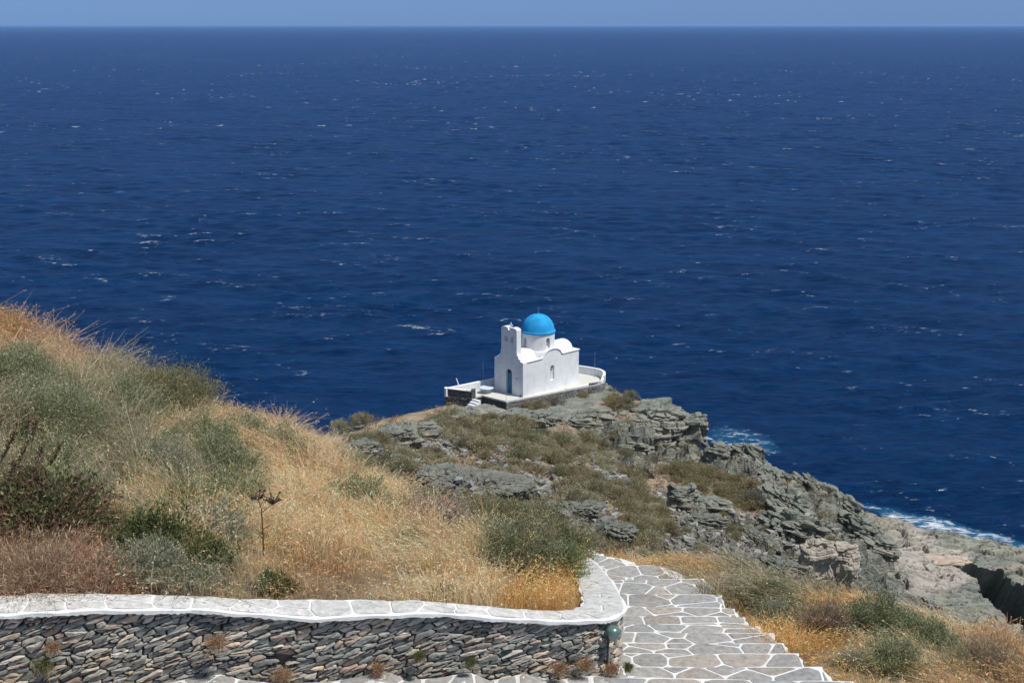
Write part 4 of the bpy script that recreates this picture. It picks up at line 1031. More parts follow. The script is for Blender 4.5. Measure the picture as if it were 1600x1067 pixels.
# ------------------------------------------------------------------ crags: separate masses of layered rock
def crag_mesh(name, size, seed, tilt=(0.2, -0.15), layer=0.35, n=(150, 90), rough=1.0, box=0.55):
    r = np.random.default_rng(seed); nu, nv = n
    th = np.linspace(0, 2 * math.pi, nu, endpoint=False); ph = np.linspace(-math.pi / 2, math.pi / 2, nv)
    T, P = np.meshgrid(th, ph); ct, st_ = np.cos(T), np.sin(T); cp, sp = np.cos(P), np.sin(P)
    sg = lambda a, e: np.sign(a) * np.abs(a) ** e
    x = (sg(ct, box) * sg(cp, box)).ravel(); y = (sg(st_, box) * sg(cp, box)).ravel(); z = sg(sp, box).ravel()
    V = np.stack([x * size[0], y * size[1], z * size[2]], 1)
    ax = V[:, 0] + seed * 13.7; ay = V[:, 1] + seed * 5.1
    bz = V[:, 2] + tilt[0] * V[:, 0] + tilt[1] * V[:, 1] + 0.5 * layer * fbm(np.stack([ax, ay, V[:, 2]], 1) * 0.5, 3, seed)
    # bed number; beds differ in how far they stick out
    q = bz / layer + 0.6 * vnoise(np.stack([ax * 0.4, ay * 0.4, 0 * ax], 1), seed + 5); k = np.floor(q); fr = q - k
    bed = _h(k.astype(np.int64), (k * 0 + seed).astype(np.int64), (k * 0).astype(np.int64), 3) - 0.5
    sub = q * 3.1; kb = np.floor(sub); bed2 = _h(kb.astype(np.int64), (kb * 0 + seed).astype(np.int64), (kb * 0).astype(np.int64), 7) - 0.5
    f1, f2, idv = worley(np.stack([ax * 0.75 / max(layer, .3) * 0.35, ay * 0.75 / max(layer, .3) * 0.35, k * 0.9], 1), seed)
    g1, g2, id2 = worley(np.stack([ax * 1.5, ay * 1.5, k * 0.9], 1), seed + 40)
    groove = (1 - sstep(0, 0.16, np.minimum(fr, 1 - fr)))
    o = rough * (0.34 * bed + 0.12 * bed2 + 0.42 * (idv - 0.5) + 0.22 * (id2 - 0.5) - 0.13 * groove - 0.22 * (1 - sstep(0, 0.13, f2 - f1)) - 0.07 * (1 - sstep(0, .12, g2 - g1)))
    low = fbm(np.stack([ax, ay, V[:, 2]], 1) * (0.9 / max(size)) * 1.6, 3, seed + 2)
    R_ = 1 + 0.45 * low; m = min(size[0], size[1])
    d = np.stack([x, y, 0.25 * z], 1); d /= np.linalg.norm(d, axis=1)[:, None] + 1e-9
    V2 = V * R_[:, None] * np.array([1, 1, 0.9]) + d * (o * min(1.0, m * 0.6))[:, None] * np.minimum(1.0, np.hypot(x, y) * 1.4)[:, None]
    V2[:, 2] += (0.35 * (idv - 0.5) * sstep(0.5, 1, z)) * rough * min(1.0, size[2] * 0.6) + 0.12 * (id2 - 0.5) * sstep(0.5, 1, z)
    V2 += 0.03 * np.stack([vnoise(V * 3.3 + 7, 1), vnoise(V * 3.3 + 17, 2), vnoise(V * 3.3 + 27, 3)], 1)
    ii = np.arange(nu * nv).reshape(nv, nu); nx_ = np.roll(ii, -1, axis=1)
    fc = np.stack([ii[:-1], nx_[:-1], nx_[1:], ii[1:]], -1).reshape(-1, 4)
    return mesh_np(name, V2, [fc])
def put_crag(px, py, size, seed, label, rz=0.0, tilt=(0.2, -0.15), layer=0.35, sink=0.45, rough=1.0, name='rock_outcrop', box=0.55, mat=None, Y=None, lean=0.0, n=(150, 90)):
    p = hit([px], [py], 43.5)[0] if Y is None else np.array(at(px, py, Y))
    me = crag_mesh(name, size, seed, tilt, layer, n, rough, box)
    k_ = 1.0 if p[1] > 78 else 0.42
    if k_ < 1: me = crag_mesh(name, tuple(a / k_ for a in size), seed, tilt, layer, n, rough * 1.2, box)
    elif px > 1120 and mat is None: me = crag_mesh(name, size, seed, tilt, layer, n, rough * 1.35, box * 1.15)
    o = link(name, me, mat or M['crag'], None, (p[0], p[1] + size[1] * 0.4, p[2] + size[2] * (1 - 2 * sink)), rz)
    if px > 1120 and mat is None: o.rotation_euler.y = 0.30
    o.scale = (k_, k_, k_); o.rotation_euler.x = lean; tag(o, label, 'rock'); return o
G_ = 'rock'
put_crag(1008, 682, (4.0, 2.8, 1.75), 3, 'largest layered grey crag, with a dark undercut, right of the chapel', -0.15, (0.12, -0.1), 0.42, Y=106.5, sink=0.32, box=0.62, n=(240, 140), rough=1.25)
put_crag(1080, 684, (1.25, 1.5, 1.45), 5, 'block-like rock tower at the seaward end of the largest crag', 0.1, (0.05, 0.05), 0.36, Y=106.5, sink=0.32, box=0.4)
put_crag(968, 712, (2.7, 1.7, 1.35), 8, 'shadowed knobbly bluff under the largest crag, above the scree', 0.2, (0.15, 0.1), 0.22, Y=102.6, sink=0.45, rough=1.3)
put_crag(1057, 728, (1.7, 1.2, 0.9), 9, 'small ledged rock at the foot of the largest crag', 0.0, (0.05, 0.0), 0.28, Y=103)
put_crag(900, 668, (3.2, 1.8, 1.0), 12, 'broken grey outcrop on the slope between chapel and largest crag', 0.3, (0.25, -0.1), 0.3)
put_crag(838, 666, (2.6, 1.3, 0.9), 14, 'pale blocky outcrop just below the front corner of the terrace', -0.1, (0.2, -0.1), 0.28)
put_crag(752, 652, (2.0, 1.3, 0.5), 17, 'smooth flat boulder with a dark hollow beneath, below the terrace steps', -0.05, (0.02, 0.0), 0.5, rough=0.35, sink=0.3, box=0.7)
put_crag(712, 660, (0.9, 0.7, 0.5), 16, 'small dark rock under the left end of the flat boulder', 0.3, (0.1, 0.1), 0.3)
put_crag(617, 697, (1.8, 1.1, 1.0), 19, 'dark jagged rock left of the slope below the terrace', 0.0, (-0.1, 0.1), 0.26)
put_crag(652, 682, (1.5, 0.9, 0.8), 23, 'grey rock uphill beside the dark jagged rock', 0.5, (0.1, 0.0), 0.26)
put_crag(560, 712, (1.2, 0.8, 0.6), 24, 'leftmost weathered rock showing among the headland shrubs', 0.5, (0.1, 0.0), 0.26)
put_crag(742, 764, (3.0, 1.9, 0.42), 27, 'blue-grey sloping outcrop in the middle of the headland slope', -0.35, (0.35, -0.2), 0.26, box=0.85, rough=1.1)
put_crag(690, 754, (1.5, 1.0, 0.35), 28, 'low grey ledge at the left end of the sloping blue-grey outcrop', 0.1, (0.3, -0.1), 0.25)
put_crag(905, 808, (1.3, 0.8, 0.45), 31, 'grey outcrop directly above the far end of the path', 0.2, (0.3, 0.1), 0.25)
put_crag(955, 838, (1.1, 0.7, 0.45), 33, 'blue-grey rock on the slope just behind the path steps', -0.2, (0.3, 0.1), 0.25)
put_crag(1066, 800, (0.95, 0.8, 1.05), 36, 'small dark finely layered stack among the green shrubs', 0.1, (0.0, 0.0), 0.16, sink=0.2, box=0.5)
put_crag(1100, 826, (1.5, 0.7, 0.5), 38, 'pale angular slab right below the dark layered stack', 0.5, (0.4, 0.2), 0.3)
put_crag(1112, 800, (1.2, 0.8, 0.6), 39, 'grey rock right of the dark layered stack', 0.2, (0.2, 0.2), 0.25)
put_crag(1118, 722, (0.9, 0.7, 0.9), 41, 'pointed grey boulder next to the round brown shrub', 0.1, (0.5, 0.3), 0.3, box=0.65)
put_crag(1140, 714, (1.3, 0.8, 0.8), 43, 'pale tilted slab on the skyline beyond the pointed boulder', 0.2, (-0.3, 0.3), 0.4, box=0.65, Y=104.5)
put_crag(1168, 730, (1.6, 1.0, 1.35), 44, 'dark-edged spike of rock rising on the skyline over the sea', 0.2, (0.5, 0.1), 0.25, sink=0.35, Y=102.5)
put_crag(1205, 755, (2.2, 1.3, 0.9), 46, 'long low rubbly outcrop on the skyline, downhill of the spike', -0.5, (0.4, 0.1), 0.25, Y=100)
put_crag(1228, 800, (1.9, 1.4, 1.3), 51, 'splintered grey outcrop at the lower end of the green shrubs', -0.3, (0.5, 0.1), 0.25)
put_crag(1272, 786, (2.3, 1.6, 1.5), 53, 'bulky jagged outcrop on the skyline above the shore slabs', 0.2, (0.4, -0.1), 0.3, Y=97)
put_crag(1312, 808, (1.6, 1.2, 1.3), 55, 'last jagged rock of the skyline before the shore slabs', 0.0, (0.4, -0.1), 0.3, Y=96.5)
put_crag(1235, 850, (2.3, 1.5, 1.7), 57, 'dark cleft bluff in the middle of the right hand slope', 0.3, (0.2, 0.1), 0.25)
put_crag(1340, 845, (2.0, 1.3, 1.3), 61, 'block with a black hollow beneath, over the pale shore boulder', 0.2, (0.15, -0.1), 0.4, sink=0.3)
put_crag(1372, 862, (1.7, 1.1, 0.8), 63, 'lower rounded block beside the pale shore boulder', 0.1, (0.1, -0.1), 0.35, sink=0.35)
tanrock = simple('tan_rock', (0.40, 0.36, 0.29), 0.9, 0.22, 1.6, 0.8, 5, 0.15)
put_crag(1275, 905, (0.95, 0.8, 1.75), 66, 'upright tan rock, left one of the leaning pair above the dry bush', 0.2, (0.1, 0.1), 0.7, sink=0.3, rough=0.85, mat=tanrock, lean=0.1, name='boulder')
put_crag(1312, 905, (1.05, 0.8, 1.5), 68, 'upright tan rock, right one of the leaning pair above the dry bush', -0.3, (0.1, 0.1), 0.7, sink=0.3, rough=0.85, mat=tanrock, name='boulder')
put_crag(1220, 905, (1.3, 0.9, 0.7), 69, 'broken grey rock left of the upright tan pair', 0.3, (0.3, 0.1), 0.25)
put_crag(1150, 880, (1.2, 0.7, 0.4), 71, 'long grey rock on the slope above the path edge', -0.5, (0.4, 0.1), 0.22)
put_crag(1070, 880, (1.0, 0.6, 0.35), 73, 'grey ribbed rock behind the top of the steps', -0.4, (0.4, 0.1), 0.22)
put_crag(1180, 850, (1.1, 0.8, 0.6), 74, 'narrow grey ridge rock between the shrubs and the dark cleft bluff', -0.6, (0.5, 0.1), 0.22)
put_crag(1488, 880, (1.8, 0.9, 0.16), 78, 'pinkish broken ledge on the shore slabs', 0.1, (0.0, 0.0), 0.15, sink=0.35, mat=simple('pink_rock', (0.42, 0.33, 0.26), 0.9, 0.2, 1.2, 0.7, 5, 0.1))
put_crag(1452, 950, (1.0, 0.8, 0.5), 79, 'small dark-sided boulder low on the pale slope near the bushes', 0.1, (0.1, 0.0), 0.3)
# ------------------------------------------------------------------ plants
def leaves(pos, axis, length, width, col, rg):
    n = len(pos); a = axis / (np.linalg.norm(axis, axis=1)[:, None] + 1e-9)
    r = rg.normal(size=(n, 3)); w_ = np.cross(a, r); w_ /= np.linalg.norm(w_, axis=1)[:, None] + 1e-9
    L = (length * rg.uniform(0.6, 1.3, n))[:, None]; W = (width * rg.uniform(0.7, 1.3, n))[:, None]
    V = np.stack([pos, pos + a * L * 0.5 + w_ * W * 0.5, pos + a * L, pos + a * L * 0.5 - w_ * W * 0.5], 1).reshape(-1, 3)
    f = np.arange(4 * n).reshape(n, 4); return V, f, np.repeat(col, 4, axis=0)
def ribbons(P0, P1, P2, w0, col, rg):
    """thin tapering stems through three points"""
    n = len(P0); d = P2 - P0; r = rg.normal(size=(n, 3)); s = np.cross(d, r); s /= np.linalg.norm(s, axis=1)[:, None] + 1e-9
    w_ = np.asarray(w0).reshape(-1, 1) * np.ones((n, 1)) / 2
    V = np.stack([P0 + s * w_, P0 - s * w_, P1 + s * w_ * 0.8, P1 - s * w_ * 0.8, P2 + s * w_ * 0.3, P2 - s * w_ * 0.3], 1).reshape(-1, 3)
    b = np.arange(n)[:, None] * 6
    f = np.concatenate([b + np.array([0, 1, 3, 2]), b + np.array([2, 3, 5, 4])]); return V, f, np.repeat(col, 6, axis=0)
def pick(pal, n, rg, sp=0.18):
    c = np.array([p[:3] for p in pal]); w_ = np.array([p[3] if len(p) > 3 else 1 for p in pal], float); i = rg.choice(len(c), n, p=w_ / w_.sum())
    return c[i] * (1 + rg.uniform(-sp, sp, (n, 1)))
def shrub_mesh(seed, Rr, Hh, ntw, lpt, ll, lw, pal, twpal, open_=0.25, spread=0.05, twig_w=0.006, tall=0.0, foot=0.08):
    rg = np.random.default_rng(seed)
    th = rg.uniform(0, 2 * math.pi, ntw); up = np.sqrt(rg.uniform(0.0, 1.0, ntw)); el = np.arcsin(np.clip(up, 0, 1)) * 0.98
    d = np.stack([np.cos(th) * np.cos(el), np.sin(th) * np.cos(el), np.sin(el)], 1)
    lump = 1 + 0.32 * fbm(d * 1.7 + seed * 3.1, 3, seed) * 1.6
    rad = lump * rg.uniform(1 - open_, 1.08, ntw)
    tip = d * rad[:, None] * np.array([Rr, Rr, Hh]); tip[:, 2] += 0.03
    tip[:, 2] += tall * rg.random(ntw) ** 3
    base = np.stack([rg.normal(0, foot * Rr, ntw), rg.normal(0, foot * Rr, ntw), np.full(ntw, -min(0.08, Hh * 0.4))], 1)
    midp = base * 0.5 + tip * 0.5 + np.array([0, 0, 1.0]) * (0.10 * Hh) + rg.normal(0, 0.03 * Rr, (ntw, 3))
    Vt, Ft, Ct = ribbons(base, midp, tip, twig_w, pick(twpal, ntw, rg), rg)
    # side twigs
    t = rg.uniform(0.55, 1.0, (ntw, lpt)) ** 0.8
    b3 = base[:, None]; m3 = midp[:, None]; t3 = tip[:, None]; tt = t[..., None]
    pos = (1 - tt) ** 2 * b3 + 2 * (1 - tt) * tt * m3 + tt ** 2 * t3
    pos = (pos + rg.normal(0, spread * Rr, pos.shape) * np.array([1, 1, 0.8])).reshape(-1, 3)
    ax = (np.repeat(d, lpt, axis=0) * 0.6 + rg.normal(0, 0.55, (ntw * lpt, 3)) + np.array([0, 0, 0.35]))
    tc = np.repeat(pick(pal, ntw, rg, 0.12), lpt, axis=0) * (1 + rg.uniform(-0.2, 0.2, (ntw * lpt, 1)))
    Vl, Fl, Cl = leaves(pos, ax, ll, lw, tc, rg)
    return (Vt, Ft, Ct), (Vl, Fl, Cl)
def make_shrub(name, seed, **kw):
    (Vt, Ft, Ct), (Vl, Fl, Cl) = shrub_mesh(seed, **kw)
    r = empty(name); link('stems', mesh_np('stems', Vt, [Ft], Ct), M['leaf'], r); link('foliage', mesh_np('foliage', Vl, [Fl], Cl), M['leaf'], r)
    return r
def lift(p, k): return [(min(0.75, a[0] * k), min(0.75, a[1] * k), min(0.7, a[2] * k)) + tuple(a[3:]) for a in p]
GREY = [(0.17, 0.19, 0.125, 5), (0.22, 0.235, 0.16, 4), (0.12, 0.14, 0.08, 3), (0.30, 0.30, 0.22, 1)]
OLIVE = [(0.135, 0.145, 0.07, 5), (0.185, 0.185, 0.095, 4), (0.09, 0.10, 0.05, 3), (0.25, 0.22, 0.12, 1)]
BROWN = [(0.20, 0.155, 0.10, 4), (0.27, 0.205, 0.13, 3), (0.13, 0.10, 0.065, 3), (0.16, 0.15, 0.09, 2)]
GREEN = [(0.085, 0.13, 0.035, 5), (0.12, 0.17, 0.05, 4), (0.05, 0.085, 0.025, 3), (0.2, 0.22, 0.08, 1)]
PURP = [(0.19, 0.145, 0.13, 4), (0.24, 0.18, 0.16, 3), (0.14, 0.115, 0.09, 3)]
RUST = [(0.27, 0.15, 0.085, 5), (0.34, 0.205, 0.125, 4), (0.19, 0.10, 0.06, 3), (0.40, 0.29, 0.19, 2)]
SILVER = [(0.22, 0.235, 0.185, 5), (0.30, 0.31, 0.25, 3), (0.15, 0.165, 0.12, 3)]
GREY = [(a * 1.04, b, c * 0.82, d) for a, b, c, d in GREY]
GREY, OLIVE, BROWN, GREEN, PURP, RUST, SILVER = lift(GREY, 1.6), lift([(a * 1.08, b, c, d) for a, b, c, d in OLIVE], 1.6), lift(BROWN, 1.7), lift([(a * 1.25, b * 0.97, c * 1.25, d) for a, b, c, d in GREEN], 1.3), lift(PURP, 1.7), lift([(a * 1.0, b * 1.18, c * 1.25, d) for a, b, c, d in RUST], 1.5), lift([(a * 1.05, b, c * 0.85, d) for a, b, c, d in SILVER], 1.35)
TW = [(0.20, 0.155, 0.10), (0.28, 0.22, 0.15), (0.12, 0.09, 0.06)]
TWP = [(0.42, 0.34, 0.22), (0.34, 0.25, 0.15), (0.2, 0.14, 0.09)]

# headland cushions: six builds, copied
farkw = dict(Rr=0.8, Hh=0.55, ntw=90, lpt=34, ll=0.075, lw=0.030, twig_w=0.012, spread=0.09, open_=0.2)
protos = {}
for nm, pl in (('olive', OLIVE), ('grey', GREY), ('brown', BROWN), ('green', [(0.165, 0.165, 0.07, 5), (0.21, 0.205, 0.10, 4), (0.13, 0.125, 0.055, 3)]), ('purple', PURP), ('tan', [(0.38, 0.25, 0.12, 4), (0.32, 0.2, 0.1, 3), (0.24, 0.19, 0.1, 3)])):
    protos[nm] = [make_shrub('shrub', 100 + len(protos) * 7 + k, pal=lift([(a * 1.10, b * 0.99, c * 1.14, d) for a, b, c, d in pl] if nm in ('olive', 'grey', 'green') else [(a * 0.82, b * 0.98, c * 0.92, d) for a, b, c, d in pl], {'green': 1.55, 'tan': 1.35, 'purple': 0.95, 'brown': 1.0}.get(nm, 1.2)), twpal=TW, **farkw) for k in range(2)]
used = set()
def shrub_at(p, kind, size, label, group, hsc=1.0):
    pr = random.choice(protos[kind]); o = pr
    if pr.name in used: o = copy_tree(pr)
    used.add(pr.name)
    o.location = (p[0], p[1], p[2] - 0.05); o.rotation_euler.z = random.uniform(0, 6.28); o.scale = (size, size * random.uniform(0.85, 1.1), size * hsc)
    tag(o, label, 'shrub', group); return o
singles = [(1108, 706, 'brown', 1.55, 'round brown shrub on the edge above the sea, beside the pointed boulder'),
           (992, 752, 'green', 1.5, 'round green shrub at the foot of the scree below the largest crag'),
           (568, 664, 'olive', 1.3, 'olive cushion shrub on the skyline left of the chapel'),
           (530, 672, 'grey', 1.2, 'grey cushion shrub on the skyline, next left of the olive one'),
           (1298, 856, 'green', 1.1, 'yellow-green shrub in a hollow of the jagged rocks'), (1283, 848, 'olive', 0.8, 'small olive shrub touching the yellow-green one in the rocks'),
           (958, 632, 'tan', 1.3, 'golden tan shrub on the ground right of the terrace'), (975, 640, 'brown', 1.5, 'brown shrub between the golden tan one and the largest crag'), (985, 622, 'brown', 1.0, 'brown tuft on the skyline right of the chapel'),
           (842, 640, 'brown', 1.2, 'brown shrub against the right side of the terrace below the window'), (868, 632, 'purple', 1.1, 'reddish shrub against the terrace side, next right of the brown one'), (824, 636, 'tan', 0.8, 'tan tuft at the terrace foot nearest its front corner'), (912, 620, 'tan', 0.7, 'small tan tuft below the curved end of the terrace'),
           (1150, 846, 'green', 0.75, 'small green shrub alone on the scree above the path'), (1100, 858, 'olive', 0.4, 'small dark olive shrub behind the middle of the steps'), (1205, 790, 'purple', 1.4, 'purple-brown shrub at the lower end of the green shrub patch'), (1178, 784, 'purple', 1.5, 'larger purple-brown shrub inside the green shrub patch'),
           (1075, 888, 'tan', 0.32, 'tan tuft on the scree behind the steps'), (905, 705, 'green', 1.2, 'bright olive shrub at the head of the middle slope'), (1165, 897, 'olive', 0.35, 'low olive shrub just beyond the right edge of the path')]
ps = hit([s[0] for s in singles], [s[1] for s in singles], 43.5)
for s, p in zip(singles, ps):
    if not np.isnan(p[0]): shrub_at(p, s[2], s[3], s[4], None, 1.1)
patches = [(790, 690, 120, 30, 12, 64, ['olive', 'brown', 'grey', 'brown', 'grey', 'olive'], 'mounded shrub on the slope straight below the chapel terrace', 'shrubs on the slope below the terrace', (0.8, 1.5)),
           (930, 745, 70, 55, 35, 50, ['grey', 'olive', 'brown', 'olive'], 'mounded shrub between the scree and the middle outcrop', 'shrubs left of the scree', (0.8, 1.4)),
           (600, 690, 90, 16, -14, 32, ['olive', 'brown', 'grey'], 'low shrub among the dark rocks on the left of the headland', 'shrubs on the left of the headland', (0.6, 1.2)),
           (1120, 765, 95, 20, 20, 36, ['green', 'green', 'olive'], 'green mounded shrub in the long patch sloping down from the largest crag', 'green shrubs below the largest crag', (0.9, 1.5)),
           (1005, 815, 45, 36, 40, 24, ['olive', 'green', 'grey'], 'shrub on the slope between the dark layered stack and the path', 'shrubs above the middle of the path', (0.8, 1.3)),
           (640, 725, 80, 14, 5, 12, ['grey', 'olive', 'brown'], 'shrub left of the blue-grey sloping outcrop', 'shrubs left of the sloping outcrop', (0.8, 1.3)),
           (800, 735, 60, 12, 5, 8, ['grey', 'olive'], 'shrub on the upper edge of the blue-grey sloping outcrop', 'shrubs above the sloping outcrop', (0.7, 1.1)),
           (1060, 850, 60, 22, 20, 9, ['grey', 'brown', 'green'], 'small shrub scattered on the scree behind the steps', 'small shrubs behind the steps', (0.35, 0.7)),
           (1000, 860, 60, 12, 15, 16, ['grey', 'olive', 'brown'], 'little grey or brown shrub close behind the top steps', 'little shrubs behind the top steps', (0.25, 0.45)),
           (1200, 880, 70, 16, 15, 8, ['grey', 'tan', 'brown'], 'little tuft on the broken rock left of the upright tan pair', 'little tufts left of the tan rocks', (0.25, 0.4)),
           (1150, 820, 60, 18, 25, 8, ['brown', 'grey', 'tan'], 'small shrub on the rocky ground right of the layered stack', 'small shrubs right of the layered stack', (0.4, 0.8))]
for cx, cy, rx, ry, an, n, kinds, lab, grp, (s0, s1) in patches:
    k = 0; tries = 0; taken = []
    while k < n and tries < 40 * n:
        tries += 1
        q = random.uniform(0, 6.28); r_ = math.sqrt(random.random()); u, v = r_ * rx * math.cos(q), r_ * ry * math.sin(q); a = R(an)
        px, py = cx + u * math.cos(a) - v * math.sin(a), cy + u * math.sin(a) + v * math.cos(a)
        if any(math.hypot((px - b) / 1.0, (py - c) * 2.0) < 9.5 for b, c in taken): continue
        taken.append((px, py)); p = hit([px], [py], 43.5)[0]
        if np.isnan(p[0]) or p[1] < 44: continue
        shrub_at(p, random.choice(kinds), random.uniform(s0, s1), lab, grp, random.uniform(0.75, 1.15)); k += 1

for pr_ in [p for ps_ in protos.values() for p in ps_]:
    if not pr_.get('label'):
        for ch in list(pr_.children): bpy.data.objects.remove(ch)
        bpy.data.objects.remove(pr_)
# dry grass and small tufts over the headland soil: nobody could count them
def far_grass():
    n = 15000; rg = np.random.default_rng(3)
    px = rg.uniform(470, 1340, n); py = rg.uniform(600, 925, n)
    keep = (py > 600 + np.maximum(0, 700 - px) * 0.35) & (fbm(p3(px * 0.02, py * 0.04), 4, 5) > -0.12); px, py = px[keep], py[keep]
    P = []
    for i in range(0, len(px), 2000): P.append(hit(px[i:i + 2000], py[i:i + 2000], 40, 125, 500))
    P = np.concatenate(P); P = P[~np.isnan(P[:, 0])]
    P = P[np.hypot(P[:, 0] - CH0.x - 1, P[:, 1] - CH0.y - 3) > 7.0]
    m = 9; base = np.repeat(P, m, axis=0) + rg.normal(0, 0.12, (len(P) * m, 3)) * np.array([1, 1, 0.2])
    ax = rg.normal(0, 0.5, (len(base), 3)) + np.array([0, 0, 1.0])
    pal = [(0.40, 0.29, 0.16, 4), (0.32, 0.22, 0.12, 4), (0.24, 0.20, 0.11, 3), (0.17, 0.17, 0.09, 3)]
    c = np.repeat(pick(pal, len(P), rg), m, axis=0)
    V, f, cc = leaves(base, ax, 0.22, 0.04, c, rg)
    tag(link('grass', mesh_np('grass', V, [f], cc), M['leaf']), 'short dry tan grass scattered over the headland soil', 'grass', kind='stuff')
far_grass()
# loose scree below the largest crag
def scree():
    rg = np.random.default_rng(8); B = []
    for cx, cy, rx, ry, an, n in ((965, 745, 60, 16, 40, 420), (1130, 870, 120, 35, 25, 700), (1090, 800, 100, 22, 15, 300), (1260, 850, 70, 40, 20, 400), (760, 755, 80, 14, 0, 160), (1190, 745, 40, 12, 40, 160), (790, 700, 150, 36, 12, 420), (640, 705, 110, 22, -8, 260), (900, 790, 80, 30, 25, 260)):
        q = rg.uniform(0, 6.28, n); r_ = np.sqrt(rg.random(n)); u, v = r_ * rx * np.cos(q), r_ * ry * np.sin(q); a = R(an)
        B.append(hit(cx + u * math.cos(a) - v * math.sin(a), cy + u * math.sin(a) + v * math.cos(a), 40, 125, 600))
    P = np.concatenate(B); P = P[~np.isnan(P[:, 0])]; n = len(P)
    cube = np.array([(-1, -1, -1), (1, -1, -1), (1, 1, -1), (-1, 1, -1), (-1, -1, 1), (1, -1, 1), (1, 1, 1), (-1, 1, 1)], float)
    fc = np.array([(0, 3, 2, 1), (4, 5, 6, 7), (0, 1, 5, 4), (1, 2, 6, 5), (2, 3, 7, 6), (3, 0, 4, 7)])
    s = (0.06 + 0.20 * rg.random((n, 1, 1)) ** 2.5) * np.array([1.3, 1.0, 0.6]); V = cube[None] * s * rg.uniform(0.5, 1.2, (n, 8, 3))
    a = rg.uniform(0, 6.28, n); c_, s_ = np.cos(a)[:, None], np.sin(a)[:, None]; tl = rg.normal(0, 0.35, (n, 1))
    X = V[..., 0] * c_ - V[..., 1] * s_; Y = V[..., 0] * s_ + V[..., 1] * c_; Z = V[..., 2] + X * tl
    V = np.stack([X, Y, Z], -1) + P[:, None, :] + np.array([0, 0, 0.06])
    g = rg.uniform(0.13, 0.33, n); col = np.stack([g, g * 0.98, g * 0.9], 1)
    f = (np.arange(n)[:, None, None] * 8 + fc).reshape(-1, 4)
    tag(link('rubble', mesh_np('rubble', V.reshape(-1, 3), [f], np.repeat(col, 8, axis=0)), stonecol('rubble_stone')), 'loose angular grey scree on the headland slopes', 'rubble', kind='stuff')
scree()

# ------------------------------------------------------------------ near hillside: dry grass
ZONES = [  # px, py, rx, ry, palette name
    (70, 880, 130, 60, 'rust'), (450, 800, 190, 90, 'gold'), (560, 720, 160, 60, 'straw'), (860, 930, 90, 40, 'orange'), (700, 900, 130, 50, 'gold'), (330, 660, 90, 60, 'straw'),
    (80, 560, 90, 50, 'rusty'), (450, 900, 120, 40, 'ochre'), (380, 920, 90, 16, 'greenish'), (130, 700, 120, 60, 'greenish'), (300, 740, 70, 60, 'greenish'), (760, 840, 120, 30, 'straw'),
    (1280, 1020, 90, 35, 'orange'), (1420, 1020, 90, 35, 'gold'), (1170, 940, 60, 20, 'greenish'), (1550, 1050, 80, 30, 'ochre'), (20, 520, 60, 40, 'ochre'), (230, 620, 60, 50, 'greenish')]
GPK = 1.34
GP = {'rust': [(0.33, 0.19, 0.11, 4), (0.42, 0.27, 0.17, 3), (0.24, 0.13, 0.08, 3), (0.46, 0.36, 0.24, 1)],
      'gold': [(0.62, 0.46, 0.25, 5), (0.74, 0.60, 0.37, 4), (0.48, 0.31, 0.14, 3), (0.40, 0.32, 0.15, 1)],
      'straw': [(0.68, 0.55, 0.34, 4), (0.56, 0.43, 0.24, 4), (0.42, 0.30, 0.16, 3), (0.30, 0.27, 0.15, 1)],
      'orange': [(0.60, 0.36, 0.12, 5), (0.68, 0.46, 0.19, 4), (0.44, 0.24, 0.08, 3)],
      'rusty': [(0.46, 0.34, 0.20, 4), (0.56, 0.45, 0.29, 3), (0.36, 0.20, 0.11, 1), (0.28, 0.26, 0.15, 3)],
      'ochre': [(0.48, 0.34, 0.16, 4), (0.56, 0.44, 0.24, 3), (0.34, 0.22, 0.10, 3), (0.24, 0.24, 0.12, 2)],
      'greenish': [(0.22, 0.25, 0.14, 4), (0.30, 0.31, 0.19, 3), (0.48, 0.42, 0.28, 3), (0.13, 0.16, 0.08, 3)]}
GP = {k: lift([(a * 1.05, b * 0.905, c * 0.93, d) for a, b, c, d in v], GPK) for k, v in GP.items()}
def zone_of(PX, PY, rg):
    best = np.full(len(PX), -1); bd = np.full(len(PX), 1e9)
    jx = 60 * fbm(p3(PX * 0.02, PY * 0.02), 3, 1); jy = 40 * fbm(p3(PX * 0.02 + 9, PY * 0.02), 3, 2)
    for i, (cx, cy, rx, ry, nm) in enumerate(ZONES):
        d = np.hypot((PX + jx - cx) / rx, (PY + jy - cy) / ry) * rg.uniform(0.8, 1.2, len(PX))
        m = d < bd; bd[m] = d[m]; best[m] = i
    return best
